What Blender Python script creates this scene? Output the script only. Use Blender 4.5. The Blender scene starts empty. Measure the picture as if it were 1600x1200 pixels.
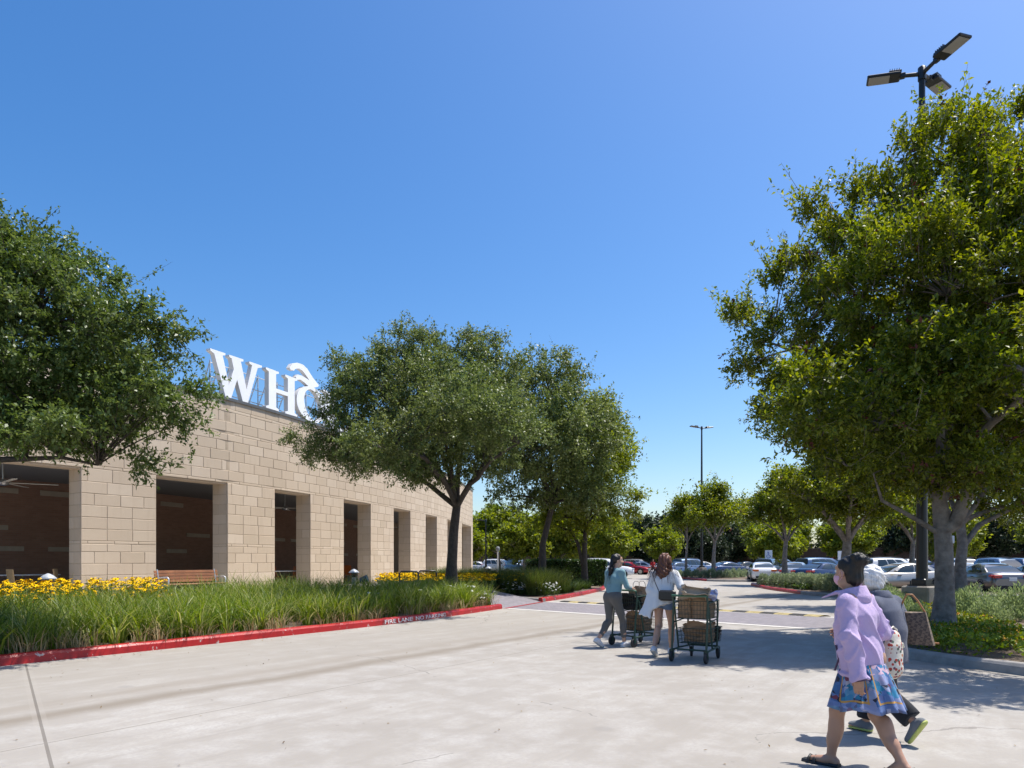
import bpy, bmesh, math, random
import numpy as np
from mathutils import Vector, Matrix
PI = math.pi
rng = np.random.default_rng(7)
random.seed(7)
SC = bpy.context.scene
COL = SC.collection
F, H, HY = 1100.0, 1.55, 876.0          # focal length in photo pixels, eye height, horizon row
def G(x, y, z=0.0):                      # photo pixel -> point on the level z
    d = F*(H-z)/(y-HY); return Vector(((x-800)*d/F, d, z))
def P(x, y, d):                          # photo pixel at distance d
    return Vector(((x-800)*d/F, d, H-(y-HY)*d/F))
# ---------------------------------------------------------------- objects
def thing(name, label, cat, loc=(0,0,0), rotz=0.0, group=None):
    o = bpy.data.objects.new(name, None); COL.objects.link(o)
    o.empty_display_size = .2
    o.location = loc; o.rotation_euler = (0,0,rotz); o['label'] = label; o['category'] = cat
    if group: o['group'] = group
    return o
def tag(o, label=None, cat=None, group=None, kind=None):
    if label: o['label'] = label
    if cat: o['category'] = cat
    if group: o['group'] = group
    if kind: o['kind'] = kind
    return o
def link(name, me, mats=None, parent=None):
    o = bpy.data.objects.new(name, me); COL.objects.link(o)
    if mats is not None:
        for m in (mats if isinstance(mats,(list,tuple)) else [mats]): me.materials.append(m)
    if parent: o.parent = parent
    return o
def copy_tree(o, parent=None):
    c = o.copy(); COL.objects.link(c)
    if parent: c.parent = parent
    for ch in list(o.children): copy_tree(ch, c)
    return c
def arr_mesh(name, V, faces, smooth=False, mi=None):
    """V (n,3) array, faces (m,4) or (m,3) array"""
    V = np.asarray(V, dtype=np.float32); faces = np.asarray(faces, dtype=np.int32)
    me = bpy.data.meshes.new(name); n, k = faces.shape
    me.vertices.add(len(V)); me.vertices.foreach_set('co', V.ravel())
    me.loops.add(n*k); me.loops.foreach_set('vertex_index', faces.ravel())
    me.polygons.add(n); me.polygons.foreach_set('loop_start', np.arange(0, n*k, k, dtype=np.int32))
    me.polygons.foreach_set('loop_total', np.full(n, k, dtype=np.int32))
    if smooth: me.polygons.foreach_set('use_smooth', np.ones(n, dtype=bool))
    if mi is not None: me.polygons.foreach_set('material_index', np.asarray(mi, dtype=np.int32))
    me.update(calc_edges=True); me.validate()
    return me
class MB:
    """collects shapes into one mesh"""
    def __init__(s): s.v=[]; s.f=[]; s.m=[]; s.sm=[]; s.uv={}
    def add(s, vs, fs, mi=0, smooth=False):
        b = len(s.v); s.v.extend([tuple(v) for v in vs])
        for f in fs: s.f.append(tuple(b+i for i in f)); s.m.append(mi); s.sm.append(smooth)
        return s
    def box(s, c, size, M=None, mi=0, taper=1.0, bev=0.0):
        x,y,z = [k/2 for k in size]; t = taper
        if bev > 0:
            b = min(bev, x*.49, y*.49, z*.49); vs=[]; 
            ring = lambda X,Y,Z: [(-X+b,-Y,Z),(X-b,-Y,Z),(X,-Y+b,Z),(X,Y-b,Z),(X-b,Y,Z),(-X+b,Y,Z),(-X,Y-b,Z),(-X,-Y+b,Z)]
            rs=[ring(x-b,y-b,-z), ring(x,y,-z+b), ring(x*t,y*t,z-b), ring((x-b)*t,(y-b)*t,z)]
            vs=[p for r in rs for p in r]; fs=[tuple(range(7,-1,-1)), tuple(range(24,32))]
            for k in range(3):
                for i in range(8): j=(i+1)%8; fs.append((k*8+i,k*8+j,k*8+8+j,k*8+8+i))
        else:
            vs=[(-x,-y,-z),(x,-y,-z),(x,y,-z),(-x,y,-z),(-x*t,-y*t,z),(x*t,-y*t,z),(x*t,y*t,z),(-x*t,y*t,z)]
            fs=[(3,2,1,0),(4,5,6,7),(0,1,5,4),(1,2,6,5),(2,3,7,6),(3,0,4,7)]
        c = Vector(c); M = M or Matrix.Identity(3)
        return s.add([M@Vector(v)+c for v in vs], fs, mi)
    def loft(s, rings, closed=True, caps=True, mi=0, smooth=True):
        n=len(rings[0]); vs=[p for r in rings for p in r]; fs=[]
        for k in range(len(rings)-1):
            for i in range(n if closed else n-1):
                j=(i+1)%n; fs.append((k*n+i,k*n+j,k*n+n+j,k*n+n+i))
        s.add(vs, fs, mi, smooth)
        if caps and closed:
            s.add(rings[0], [tuple(range(n-1,-1,-1))], mi); s.add(rings[-1], [tuple(range(n))], mi)
        return s
    def tube(s, pts, r, n=8, mi=0, caps=True, smooth=True, flat=1.0):
        pts=[Vector(p) for p in pts]; rs = r if isinstance(r,(list,tuple)) else [r]*len(pts)
        rings=[]; pu=None
        for i,p in enumerate(pts):
            t=(pts[min(i+1,len(pts)-1)]-pts[max(i-1,0)])
            if t.length<1e-9: t=Vector((0,0,1))
            t.normalize()
            if pu is None: u=t.orthogonal().normalized() if abs(t.z)>.9 or flat==1.0 else t.cross(Vector((0,0,1))).normalized()
            else:
                u=pu-t*pu.dot(t); u=u.normalized() if u.length>1e-6 else t.orthogonal().normalized()
            pu=u; w=t.cross(u)
            rings.append([p+u*(rs[i]*math.cos(2*PI*k/n))+w*(rs[i]*flat*math.sin(2*PI*k/n)) for k in range(n)])
        return s.loft(rings, True, caps, mi, smooth)
    def lathe(s, prof, c=(0,0,0), n=16, M=None, mi=0, smooth=True):
        M=M or Matrix.Identity(3); c=Vector(c)
        rings=[[c+M@Vector((max(r,1e-4)*math.cos(2*PI*k/n), max(r,1e-4)*math.sin(2*PI*k/n), z)) for k in range(n)] for r,z in prof]
        return s.loft(rings, True, True, mi, smooth)
    def prism(s, poly, o, ex, ey, ez, depth, mi=0):
        """poly (u,v) in the plane o,ex,ey ; extruded by depth along ez"""
        o,ex,ey,ez=Vector(o),Vector(ex),Vector(ey),Vector(ez); n=len(poly)
        a=[o+ex*u+ey*v for u,v in poly]; b=[p+ez*depth for p in a]
        fs=[tuple(range(n-1,-1,-1)), tuple(range(n,2*n))]+[(i,(i+1)%n,n+(i+1)%n,n+i) for i in range(n)]
        return s.add(a+b, fs, mi)
    def build(s, name, mats, parent=None, fix=True):
        me=bpy.data.meshes.new(name); me.from_pydata(s.v, [], s.f)
        me.polygons.foreach_set('material_index', s.m); me.polygons.foreach_set('use_smooth', s.sm)
        if fix:
            bm=bmesh.new(); bm.from_mesh(me); bmesh.ops.recalc_face_normals(bm, faces=bm.faces); bm.to_mesh(me); bm.free()
        me.update()
        return link(name, me, mats, parent)
def rotz3(a): return Matrix.Rotation(a,3,'Z')
def basis(x,y,z): return Matrix((x,y,z)).transposed()
# ---------------------------------------------------------------- materials
def lin(r,g,b):
    f=lambda c:(c/255/12.92 if c/255<=.04045 else ((c/255+.055)/1.055)**2.4); return (f(r),f(g),f(b))
class NT:
    def __init__(s, name):
        s.mat=bpy.data.materials.new(name); s.mat.use_nodes=True; s.t=s.mat.node_tree; s.t.nodes.clear()
        s.out=s.t.nodes.new('ShaderNodeOutputMaterial'); s.b=s.n('ShaderNodeBsdfPrincipled'); s.l(s.b.outputs[0], s.out.inputs[0])
    def n(s, typ, props=None, **ins):
        o=s.t.nodes.new(typ)
        for k,v in (props or {}).items(): setattr(o,k,v)
        for k,v in ins.items():
            key=k.replace('_',' ')
            sock=o.inputs[int(k[1:])] if k[0]=='i' and k[1:].isdigit() else o.inputs[key]
            s.set(sock,v)
        return o
    def set(s, sock, v):
        if isinstance(v, bpy.types.NodeSocket): s.l(v, sock)
        elif isinstance(v,(tuple,list)) and len(v)==3 and sock.type=='RGBA': sock.default_value=(*v,1)
        else: sock.default_value=v
    def l(s,a,b): s.t.links.new(a,b)
    def math(s, op, a, b=0.0, c=0.0, clamp=False):
        return s.n('ShaderNodeMath', {'operation':op,'use_clamp':clamp}, i0=a, i1=b, i2=c).outputs[0]
    def mix(s, fac, a, b, mode='MIX'):
        o=s.t.nodes.new('ShaderNodeMix'); o.data_type='RGBA'; o.blend_type=mode
        s.set(o.inputs[0],fac); s.set(o.inputs[6],a); s.set(o.inputs[7],b); return o.outputs[2]
    def ramp(s, fac, stops, interp='LINEAR'):
        o=s.t.nodes.new('ShaderNodeValToRGB'); o.color_ramp.interpolation=interp; e=o.color_ramp.elements
        while len(e)<len(stops): e.new(.5)
        for el,(p,c) in zip(e,stops): el.position=p; el.color=(*c,1) if len(c)==3 else c
        s.l(fac,o.inputs[0]); return o.outputs[0]
    def noise(s, scale, detail=4, rough=.55, vec=None, dist=0):
        o=s.n('ShaderNodeTexNoise', Scale=scale, Detail=detail, Roughness=rough, Distortion=dist)
        if vec is not None: s.l(vec,o.inputs['Vector'])
        return o.outputs[0]
    def coord(s, which='Object'): return s.n('ShaderNodeTexCoord').outputs[which]
    def bump(s, h, strength=.3, dist=.01):
        o=s.n('ShaderNodeBump', Strength=strength, Distance=dist, Height=h); s.l(o.outputs[0], s.b.inputs['Normal']); return o
    def base(s, c): s.set(s.b.inputs['Base Color'], c)
    def rough(s, r): s.set(s.b.inputs['Roughness'], r)
    def island(s): return s.n('ShaderNodeNewGeometry').outputs['Random Per Island']
def MT(name, col, rough=.6, metal=0.0, var=0.0, vs=4.0, bump=0.0, bs=60.0, isl=0.0, spec=.5, coat=0.0, col2=None, bd=.01, rvar=0.0):
    t=NT(name); c=col; co=t.coord()
    if var>0 or col2:
        f=t.noise(vs,5,.6,co); f=t.ramp(f,[(.3,(0,0,0)),(.7,(1,1,1))])
        c=t.mix(f, col, col2 if col2 else tuple(k*(1-var) for k in col))
    if isl>0:
        r=t.math('MULTIPLY_ADD', t.island(), isl, 1-isl/2)
        hs=t.n('ShaderNodeHueSaturation', Value=r)
        t.set(hs.inputs['Color'], c); c=hs.outputs[0]
    t.base(c); t.rough(rough); t.b.inputs['Metallic'].default_value=metal
    t.b.inputs['Specular IOR Level'].default_value=spec; t.b.inputs['Coat Weight'].default_value=coat
    if rvar>0: t.rough(t.math('MULTIPLY_ADD', t.noise(vs*3,4,.6,co), rvar, rough-rvar/2))
    if bump>0: t.bump(t.noise(bs,5,.6,co), bump, bd)
    return t.mat
def leafmat(name, cols, rough=.45, trans=.35, tcol=None, spec=.4):
    """foliage: leaf colour varies leaf by leaf, light passes through the blade"""
    t=NT(name); c=t.ramp(t.island(), [(i/(len(cols)-1),k) for i,k in enumerate(cols)])
    big=t.noise(.45,2,.5,t.coord()); hs=t.n('ShaderNodeHueSaturation', Hue=t.math('MULTIPLY_ADD',big,.04,.48), Value=t.math('MULTIPLY_ADD',big,.5,.75)); t.set(hs.inputs['Color'],c); c=hs.outputs[0]
    t.base(c); t.rough(rough); t.b.inputs['Specular IOR Level'].default_value=spec
    tr=t.n('ShaderNodeBsdfTranslucent'); hs2=t.n('ShaderNodeHueSaturation', Hue=.485, Saturation=1.15, Value=1.6); t.set(hs2.inputs['Color'],c); t.l(hs2.outputs[0],tr.inputs[0])
    mx=t.n('ShaderNodeMixShader', i0=trans, i1=t.b.outputs[0], i2=tr.outputs[0]); t.l(mx.outputs[0], t.out.inputs[0])
    return t.mat
# ---------------------------------------------------------------- leaves, blades
def unit(a): return a/np.maximum(np.linalg.norm(a,axis=-1,keepdims=True),1e-9)
def leaf_quads(Pn, D, L, W, up=.4, droop=.15, r=rng):
    """one diamond blade per point: (n,3) base, (n,3) axis, lengths, widths"""
    n=len(Pn); D=unit(D); R=r.normal(size=(n,3)); R[:,2]+=up*2
    S=unit(np.cross(D,R)); Nn=np.cross(S,D); L=np.broadcast_to(L,(n,))[:,None]; W=np.broadcast_to(W,(n,))[:,None]
    V=np.empty((n,4,3),dtype=np.float32)
    V[:,0]=Pn; m=Pn+D*L*.45+Nn*L*.06; V[:,1]=m+S*W/2; V[:,2]=Pn+D*L-Nn*L*droop; V[:,3]=m-S*W/2
    return V.reshape(-1,3)
def quadfaces(n): return np.arange(n*4,dtype=np.int32).reshape(-1,4)
def blades(base, lean, length, width, seg=3, r=rng, curl=1.0):
    """arching grass blades: base (n,3), lean (n,2) horizontal tip offset as share of length"""
    n=len(base); V=np.empty((n,(seg+1)*2,3),dtype=np.float32)
    side=np.stack([-lean[:,1],lean[:,0],np.zeros(n)],1); side=unit(side+r.normal(size=(n,3))*.35*np.array([1,1,0]))
    hl=np.linalg.norm(lean,axis=1)
    for k in range(seg+1):
        t=k/seg; out=(t**(1+curl))[...] if False else t**(1+curl)
        p=base.copy(); p[:,:2]+=lean*(length*out)[:,None]
        p[:,2]+=length*(t-.42*np.minimum(hl,1.15)*t**2.4)
        w=(width*(1-.85*t**1.5)/2)[:,None]
        V[:,2*k]=p-side*w; V[:,2*k+1]=p+side*w
    b=(np.arange(n)*(seg+1)*2)[:,None]
    fs=[np.concatenate([b+2*k,b+2*k+1,b+2*k+3,b+2*k+2],1) for k in range(seg)]
    return V.reshape(-1,3), np.concatenate(fs,0)
# ================================================================ camera, light, sky
SC.render.resolution_x, SC.render.resolution_y = 1024, 768
cd=bpy.data.cameras.new('camera'); cam=bpy.data.objects.new('camera',cd); COL.objects.link(cam)
cd.sensor_width=36; cd.lens=36*F/1600; cd.shift_y=(HY-600)/1600; cd.clip_end=3000; cd.clip_start=.05
cam.location=(0,0,H); cam.rotation_euler=(PI/2,0,0); SC.camera=cam
SUN_EL=math.radians(65); SUN_AZ=math.atan2(.95,.31)
sdir=Vector((math.sin(SUN_AZ)*math.cos(SUN_EL), math.cos(SUN_AZ)*math.cos(SUN_EL), math.sin(SUN_EL)))
sl=bpy.data.lights.new('sun','SUN'); sl.energy=4.9; sl.angle=math.radians(.53); sl.color=(1,.955,.88)
so=bpy.data.objects.new('sun',sl); COL.objects.link(so); so.rotation_euler=sdir.to_track_quat('Z','Y').to_euler(); so.location=sdir*60
w=bpy.data.worlds.new('World'); SC.world=w; w.use_nodes=True; wt=w.node_tree; bg=wt.nodes['Background']
sky=wt.nodes.new('ShaderNodeTexSky'); sky.sky_type='NISHITA'; sky.sun_disc=False; sky.sun_elevation=SUN_EL; sky.sun_rotation=SUN_AZ
sky.air_density=1.0; sky.dust_density=1.4; sky.ozone_density=2.6; sky.altitude=0
hs=wt.nodes.new('ShaderNodeHueSaturation'); hs.inputs['Saturation'].default_value=1.36; hs.inputs['Hue'].default_value=.503
wt.links.new(sky.outputs[0],hs.inputs['Color']); wt.links.new(hs.outputs[0],bg.inputs[0]); bg.inputs[1].default_value=.14
SC.view_settings.view_transform='Standard'; SC.view_settings.look='None'; SC.view_settings.gamma=1; SC.view_settings.exposure=.45
SC.cycles.max_bounces=8; SC.cycles.transparent_max_bounces=8; SC.cycles.diffuse_bounces=3; SC.cycles.use_adaptive_sampling=True
SC.cycles.adaptive_threshold=.015; SC.cycles.use_denoising=True
# ================================================================ ground materials
def concrete_ground():
    t=NT('drive_concrete'); co=t.coord(); sp=t.n('ShaderNodeSeparateXYZ',i0=co)
    x,y=sp.outputs[0],sp.outputs[1]
    u=t.math('ADD',t.math('MULTIPLY',x,.57),t.math('MULTIPLY',y,.82)); v=t.math('SUBTRACT',t.math('MULTIPLY',x,.82),t.math('MULTIPLY',y,.57))
    n1=t.noise(.35,6,.62,co); n2=t.noise(2.2,6,.65,co); n3=t.noise(26,5,.7,co)
    st=t.n('ShaderNodeCombineXYZ',i0=t.math('MULTIPLY',u,.16),i1=t.math('MULTIPLY',v,1.3)); n4=t.noise(1.6,6,.65,st.outputs[0],1.2)
    c=t.mix(t.ramp(n1,[(.34,(0,0,0)),(.66,(1,1,1))]),(.272,.246,.212),(.385,.357,.316))
    c=t.mix(t.math('MULTIPLY',t.ramp(n4,[(.38,(1,1,1)),(.62,(0,0,0))]),.75),c,(.28,.252,.215))
    c=t.mix(t.math('MULTIPLY',t.ramp(n2,[(.45,(0,0,0)),(.7,(1,1,1))]),.35),c,(.52,.505,.48))
    c=t.mix(t.math('MULTIPLY',t.ramp(n3,[(.34,(1,1,1)),(.56,(0,0,0))]),.7),c,(.29,.27,.25))
    # tyre-worn zone by the kerb and a brown tyre track along it
    wob=t.math('MULTIPLY_ADD',t.noise(.5,3,.6,co),.7,-.35); vv=t.math('ADD',v,wob)
    zone=t.math('MULTIPLY',t.n('ShaderNodeMapRange',i0=vv,i1=-7.3,i2=-8.6).outputs[0],t.n('ShaderNodeMapRange',i0=vv,i1=-12.0,i2=-11.0).outputs[0])
    c=t.mix(t.math('MULTIPLY',t.math('MULTIPLY',zone,.85),t.ramp(n4,[(.25,(1,1,1)),(.75,(.3,.3,.3))])),c,(.285,.258,.22))
    trk=t.n('ShaderNodeMapRange',i0=t.math('ABSOLUTE',t.math('ADD',vv,7.85)),i1=.30,i2=.04).outputs[0]
    c=t.mix(t.math('MULTIPLY',trk,.8),c,(.20,.168,.13))
    trk2=t.n('ShaderNodeMapRange',i0=t.math('ABSOLUTE',t.math('ADD',vv,8.45)),i1=.3,i2=.05).outputs[0]
    c=t.mix(t.math('MULTIPLY',trk2,.4),c,(.235,.20,.16))
    # oil drips
    vo=t.n('ShaderNodeTexVoronoi',Scale=.9); t.l(co,vo.inputs['Vector']); sep=t.n('ShaderNodeSeparateColor',i0=vo.outputs['Color'])
    rad=t.math('MULTIPLY',t.math('GREATER_THAN',sep.outputs[0],.72),t.math('MULTIPLY',sep.outputs[1],.10)); spot=t.n('ShaderNodeMapRange',i0=t.math('SUBTRACT',vo.outputs['Distance'],rad),i1=.03,i2=-.02).outputs[0]
    c=t.mix(t.math('MULTIPLY',spot,t.math('MULTIPLY_ADD',n2,.5,.15)),c,(.22,.205,.19))
    # gum spots and small stains
    vg=t.n('ShaderNodeTexVoronoi',Scale=3.1); t.l(co,vg.inputs['Vector']); sg=t.n('ShaderNodeSeparateColor',i0=vg.outputs['Color'])
    gum=t.math('MULTIPLY',t.math('GREATER_THAN',sg.outputs[2],.62),t.math('LESS_THAN',vg.outputs['Distance'],t.math('MULTIPLY_ADD',sg.outputs[1],.05,.02))); c=t.mix(t.math('MULTIPLY',gum,.38),c,(.17,.155,.14))
    st3=t.n('ShaderNodeCombineXYZ',i0=t.math('MULTIPLY',u,.07),i1=t.math('MULTIPLY',v,2.6)); n5=t.noise(1.3,7,.7,st3.outputs[0],.6); c=t.mix(t.math('MULTIPLY',t.ramp(n5,[(.55,(0,0,0)),(.72,(1,1,1))]),.40),c,(.25,.225,.195))
    # hairline cracks
    vc=t.n('ShaderNodeTexVoronoi',{'feature':'DISTANCE_TO_EDGE'},Scale=.16)
    wv=t.n('ShaderNodeMix',{'data_type':'VECTOR'}); t.l(co,wv.inputs[4]); wn=t.n('ShaderNodeTexNoise',Scale=1.3,Detail=5); t.l(co,wn.inputs['Vector']); t.l(wn.outputs['Color'],wv.inputs[5]); wv.inputs[0].default_value=.35; t.l(wv.outputs[1],vc.inputs['Vector'])
    cr=t.math('MULTIPLY',t.math('LESS_THAN',vc.outputs['Distance'],.0011),t.math('GREATER_THAN',n1,.50))
    c=t.mix(t.math('MULTIPLY',cr,.6),c,(.16,.145,.13))
    # saw-cut joints
    def joint(a,a0,per,wd):
        m=t.math('SUBTRACT',t.math('FLOORED_MODULO',t.math('ADD',t.math('SUBTRACT',a,a0),per/2),per),per/2); return t.math('LESS_THAN',t.math('ABSOLUTE',m),wd)
    wq=t.math('ADD',t.math('MULTIPLY',x,.81),t.math('MULTIPLY',y,.59)); ju=joint(wq,.32,14.0,.013); jv=joint(v,-6.65,12.0,.008)
    js=t.math('MAXIMUM',ju,jv)
    edge=t.math('MAXIMUM',joint(wq,.32,14.0,.06),joint(v,-6.65,12.0,.045))
    c=t.mix(t.math('MULTIPLY',edge,.22),c,(.34,.31,.27))
    c=t.mix(t.math('MULTIPLY',js,.6),c,(.09,.075,.06)); t.base(c); t.rough(.82)
    t.b.inputs['Specular IOR Level'].default_value=.3
    h=t.math('SUBTRACT',t.math('MULTIPLY',t.noise(90,4,.7,co),.25),t.math('MULTIPLY',js,1.0)); t.bump(h,.5,.01)
    return t.mat
def brick_mat(name, c1, c2, mortar, wdt, hgt, ms=.008, rough=.8, rot=0.0, uv=False, off=.5):
    t=NT(name); co=t.coord('UV' if uv else 'Object')
    mp=t.n('ShaderNodeMapping'); t.l(co,mp.inputs[0]); mp.inputs['Rotation'].default_value=(0,0,rot)
    b=t.n('ShaderNodeTexBrick',{'offset':off},Scale=1.0,Color1=c1,Color2=c2,Mortar=mortar); t.l(mp.outputs[0],b.inputs['Vector'])
    b.inputs['Mortar Size'].default_value=ms; b.inputs['Brick Width'].default_value=wdt; b.inputs['Row Height'].default_value=hgt; b.inputs['Mortar Smooth'].default_value=.2
    n=t.noise(1.2,5,.6,co); c=t.mix(t.math('MULTIPLY',n,.5),b.outputs[0],tuple(k*.6 for k in c1)); t.base(c); t.rough(rough)
    t.bump(t.math('SUBTRACT',1.0,b.outputs['Fac']),.4,.006); return t.mat
m_ground=concrete_ground()
m_paver=brick_mat('grey_pavers',(.205,.185,.20),(.265,.24,.255),(.15,.135,.135),.22,.11,.006,.8,math.radians(-45))
m_patio=MT('patio_concrete',(.45,.41,.37),.85,var=.2,vs=1.5,bump=.2)
m_mulch=MT('mulch',(.115,.080,.055),.95,var=.55,vs=30,bump=1,bs=45,bd=.03,col2=(.20,.15,.11))
def kerb_paint(name, paint, bare, chips):
    t=NT(name); co=t.coord(); n=t.noise(7,7,.68,co); n2=t.noise(1.1,4,.6,co)
    c=t.mix(t.math('MULTIPLY',n2,.5),paint,tuple(k*.62 for k in paint))
    c=t.mix(t.ramp(n,[(chips,(0,0,0)),(chips+.03,(1,1,1))]),c,bare)
    c=t.mix(t.math('MULTIPLY',t.ramp(t.noise(2.4,6,.7,co),[(.52,(0,0,0)),(.72,(1,1,1))]),.5),c,tuple(k*.35 for k in paint))
    t.base(c); t.rough(.42); t.bump(t.noise(40,5,.6,co),.35,.008); return t.mat
m_red=kerb_paint('red_kerb_paint',(.40,.010,.010),(.42,.36,.33),.615)
m_kerb=MT('bare_kerb_concrete',(.36,.335,.31),.85,var=.35,vs=5,bump=.3)
m_white=MT('white_paint',(.78,.78,.78),.5,var=.12,vs=3)
# ================================================================ ground sheet
gm=MB(); S_=420.0
xs=[-S_,-60,-30,-10,0,10,30,60,S_]; ys=[-60,0,10,20,40,80,S_]
gv=[(x,y,0) for y in ys for x in xs]; nx=len(xs)
gm.add(gv,[(j*nx+i,j*nx+i+1,(j+1)*nx+i+1,(j+1)*nx+i) for j in range(len(ys)-1) for i in range(nx-1)])
tag(gm.build('ground',m_ground,fix=False),kind='structure')
# paver crossing (a sheet on the ground) and its ramp
pv=MB(); ax=Vector((.715,-.70,0)); A0=Vector((1.9,21.0,.004)); B0=Vector((2.3,25.3,.004))
pv.add([A0-ax*3.12,A0+ax*7.3,B0+ax*9.4,B0-ax*1.5],[(0,1,2,3)]); tag(pv.build('crosswalk',m_paver,fix=False),kind='structure')
bd=MB()
for a0,s0,s1 in ((A0-Vector((.13,.13,0)),-3.1,7.2),(B0+Vector((.09,.09,0)),-1.4,9.4)):
    n_=Vector((.7,.715,0))*.13; bd.add([a0+ax*s0-n_,a0+ax*s1-n_,a0+ax*s1+n_+Vector((0,0,0)),a0+ax*s0+n_],[(0,1,2,3)])
for v in range(len(bd.v)): bd.v[v]=(bd.v[v][0],bd.v[v][1],.008)
tag(bd.build('crosswalk_border',MT('border_concrete',(.60,.57,.53),.85,var=.2,vs=4),fix=False),kind='structure')
rp=MB(); rp.add([(-.31,22.7,.002),(1.15,26.4,.002),(-.74,28.9,.33),(-2.5,25.6,.33)],[(0,1,2,3)]); tag(rp.build('path',m_paver,fix=False),kind='structure')
# ================================================================ kerbs
def smooth_line(pts, step=.35):
    pts=[Vector((*p[:2],0)) for p in pts]; out=[]
    for i in range(len(pts)-1):
        p0=pts[max(i-1,0)]; p1=pts[i]; p2=pts[i+1]; p3=pts[min(i+2,len(pts)-1)]
        n=max(2,int((p2-p1).length/step))
        for k in range(n):
            t=k/n; out.append(.5*((2*p1)+(p2-p0)*t+(2*p0-5*p1+4*p2-p3)*t*t+(3*p1-p0-3*p2+p3)*t**3))
    out.append(pts[-1]); return out
def normals(line):
    ns=[]
    for i in range(len(line)):
        t=(line[min(i+1,len(line)-1)]-line[max(i-1,0)]).normalized(); ns.append(Vector((-t.y,t.x,0)))
    return ns
def kerb(name, line, mat_, wdt=.17, h=.155, inner=-.05):
    ns=normals(line); m=MB(); rings=[]
    for i,(p,n) in enumerate(zip(line,ns)):
        jz=.004*math.sin(i*1.7)+.003*math.sin(i*.61)
        rings.append([p+n*o+Vector((0,0,z)) for o,z in ((0,-.05),(.0,.0),(.012,h*.72),(.035+jz,h-.012+jz),(.06,h+jz),(wdt-.02,h+jz),(wdt,h-.02),(wdt,inner))])
    m.loft(rings,True,True,0,False); return m.build(name,mat_)
K1=smooth_line([(-12.2,3.9),(-10.3,6.3),(-7.51,10.33),(-6.07,12.36),(-5.04,13.9),(-3.07,16.95),(-1.65,19.7),(-.31,22.7)])
K1N=normals(K1)
k1=tag(kerb('kerb',K1,m_red),kind='structure')
K2=smooth_line([(1.15,26.4),(2.2,28.8),(3.5,32.5),(4.81,37.0),(5.3,40.0)]); tag(kerb('kerb',K2,m_red),kind='structure')
K2b=smooth_line([(-2.6,31.4),(-.74,28.9),(1.14,26.42)]); tag(kerb('kerb',K2b,m_kerb,.16,.13),kind='structure')
K2c=smooth_line([(5.3,40.0),(5.0,43.2),(3.6,45),(-2,46.0)]); tag(kerb('kerb',K2c,m_kerb),kind='structure')
K3=smooth_line([(18.5,27.3),(14.2,26.0),(11,22.6),(8.7,18.6),(7.35,15.6),(6.45,13.2),(6.24,11.25),(6.89,9.47),(7.9,7.3),(9.4,4.4)]); tag(kerb('kerb',K3,m_kerb),kind='structure')
K4=smooth_line([(14.9,43.9),(13.75,38),(13.3,32.5)]); tag(kerb('kerb',list(reversed(K4)),m_red),kind='structure') if False else tag(kerb('kerb',K4,m_red),kind='structure')
K4b=smooth_line([(13.3,32.48),(13.35,30.6),(14.4,29.0),(17.5,28.7),(24,29.2)]); tag(kerb('kerb',K4b,m_kerb),kind='structure')
K4c=smooth_line([(22,45.5),(16.2,45.6),(14.9,43.95)]); tag(kerb('kerb',K4c,m_kerb),kind='structure')
K5=smooth_line([(15.2,68),(14.5,62.5),(14.6,53)]); tag(kerb('kerb',K5,m_red),kind='structure')
K5b=smooth_line([(14.62,52.9),(16,51.6),(18.5,52.6),(20.8,61)]); tag(kerb('kerb',K5b,m_kerb),kind='structure')
def sheet(name, pts, z, mat_, dome=0.0, kind='structure'):
    """raised bed surface: fan of rings that swells gently to the middle"""
    pts=[Vector((p[0],p[1],0)) for p in pts]; c=sum(pts,Vector())/len(pts); m=MB(); n=len(pts); vs=[]; K=6
    for k in range(K):
        t=k/K
        for p in pts: q=p.lerp(c,t); vs.append((q.x,q.y,z+dome*(1-(1-t)**2)))
    vs.append((c.x,c.y,z+dome)); fs=[(k*n+i,k*n+(i+1)%n,(k+1)*n+(i+1)%n,(k+1)*n+i) for k in range(K-1) for i in range(n)]+[((K-1)*n+i,(K-1)*n+(i+1)%n,K*n) for i in range(n)]
    m.add(vs,fs,0,True); return tag(m.build(name,mat_),kind=kind)
def inset(line,d): return [p+n*d for p,n in zip(line,normals(line))]
I2=inset(K2,.1)+inset(K2c,.1)+[Vector((-3.0,40,0))]+inset(K2b,.1); sheet('soil',I2,.11,m_mulch,.10)
I3=inset(K3,.1)+[Vector((16,4,0)),Vector((20,16,0)),Vector((19.5,27,0))]; sheet('soil',I3,.12,m_mulch,.05)
I4=inset(K4,.1)+inset(K4b,.1)+[Vector((24,45,0))]+inset(K4c,.1); sheet('soil',I4,.12,m_mulch,.06)
I5=inset(K5,.1)+inset(K5b,.1)+[Vector((20,68,0))]; sheet('soil',I5,.12,m_mulch,.05)
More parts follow.
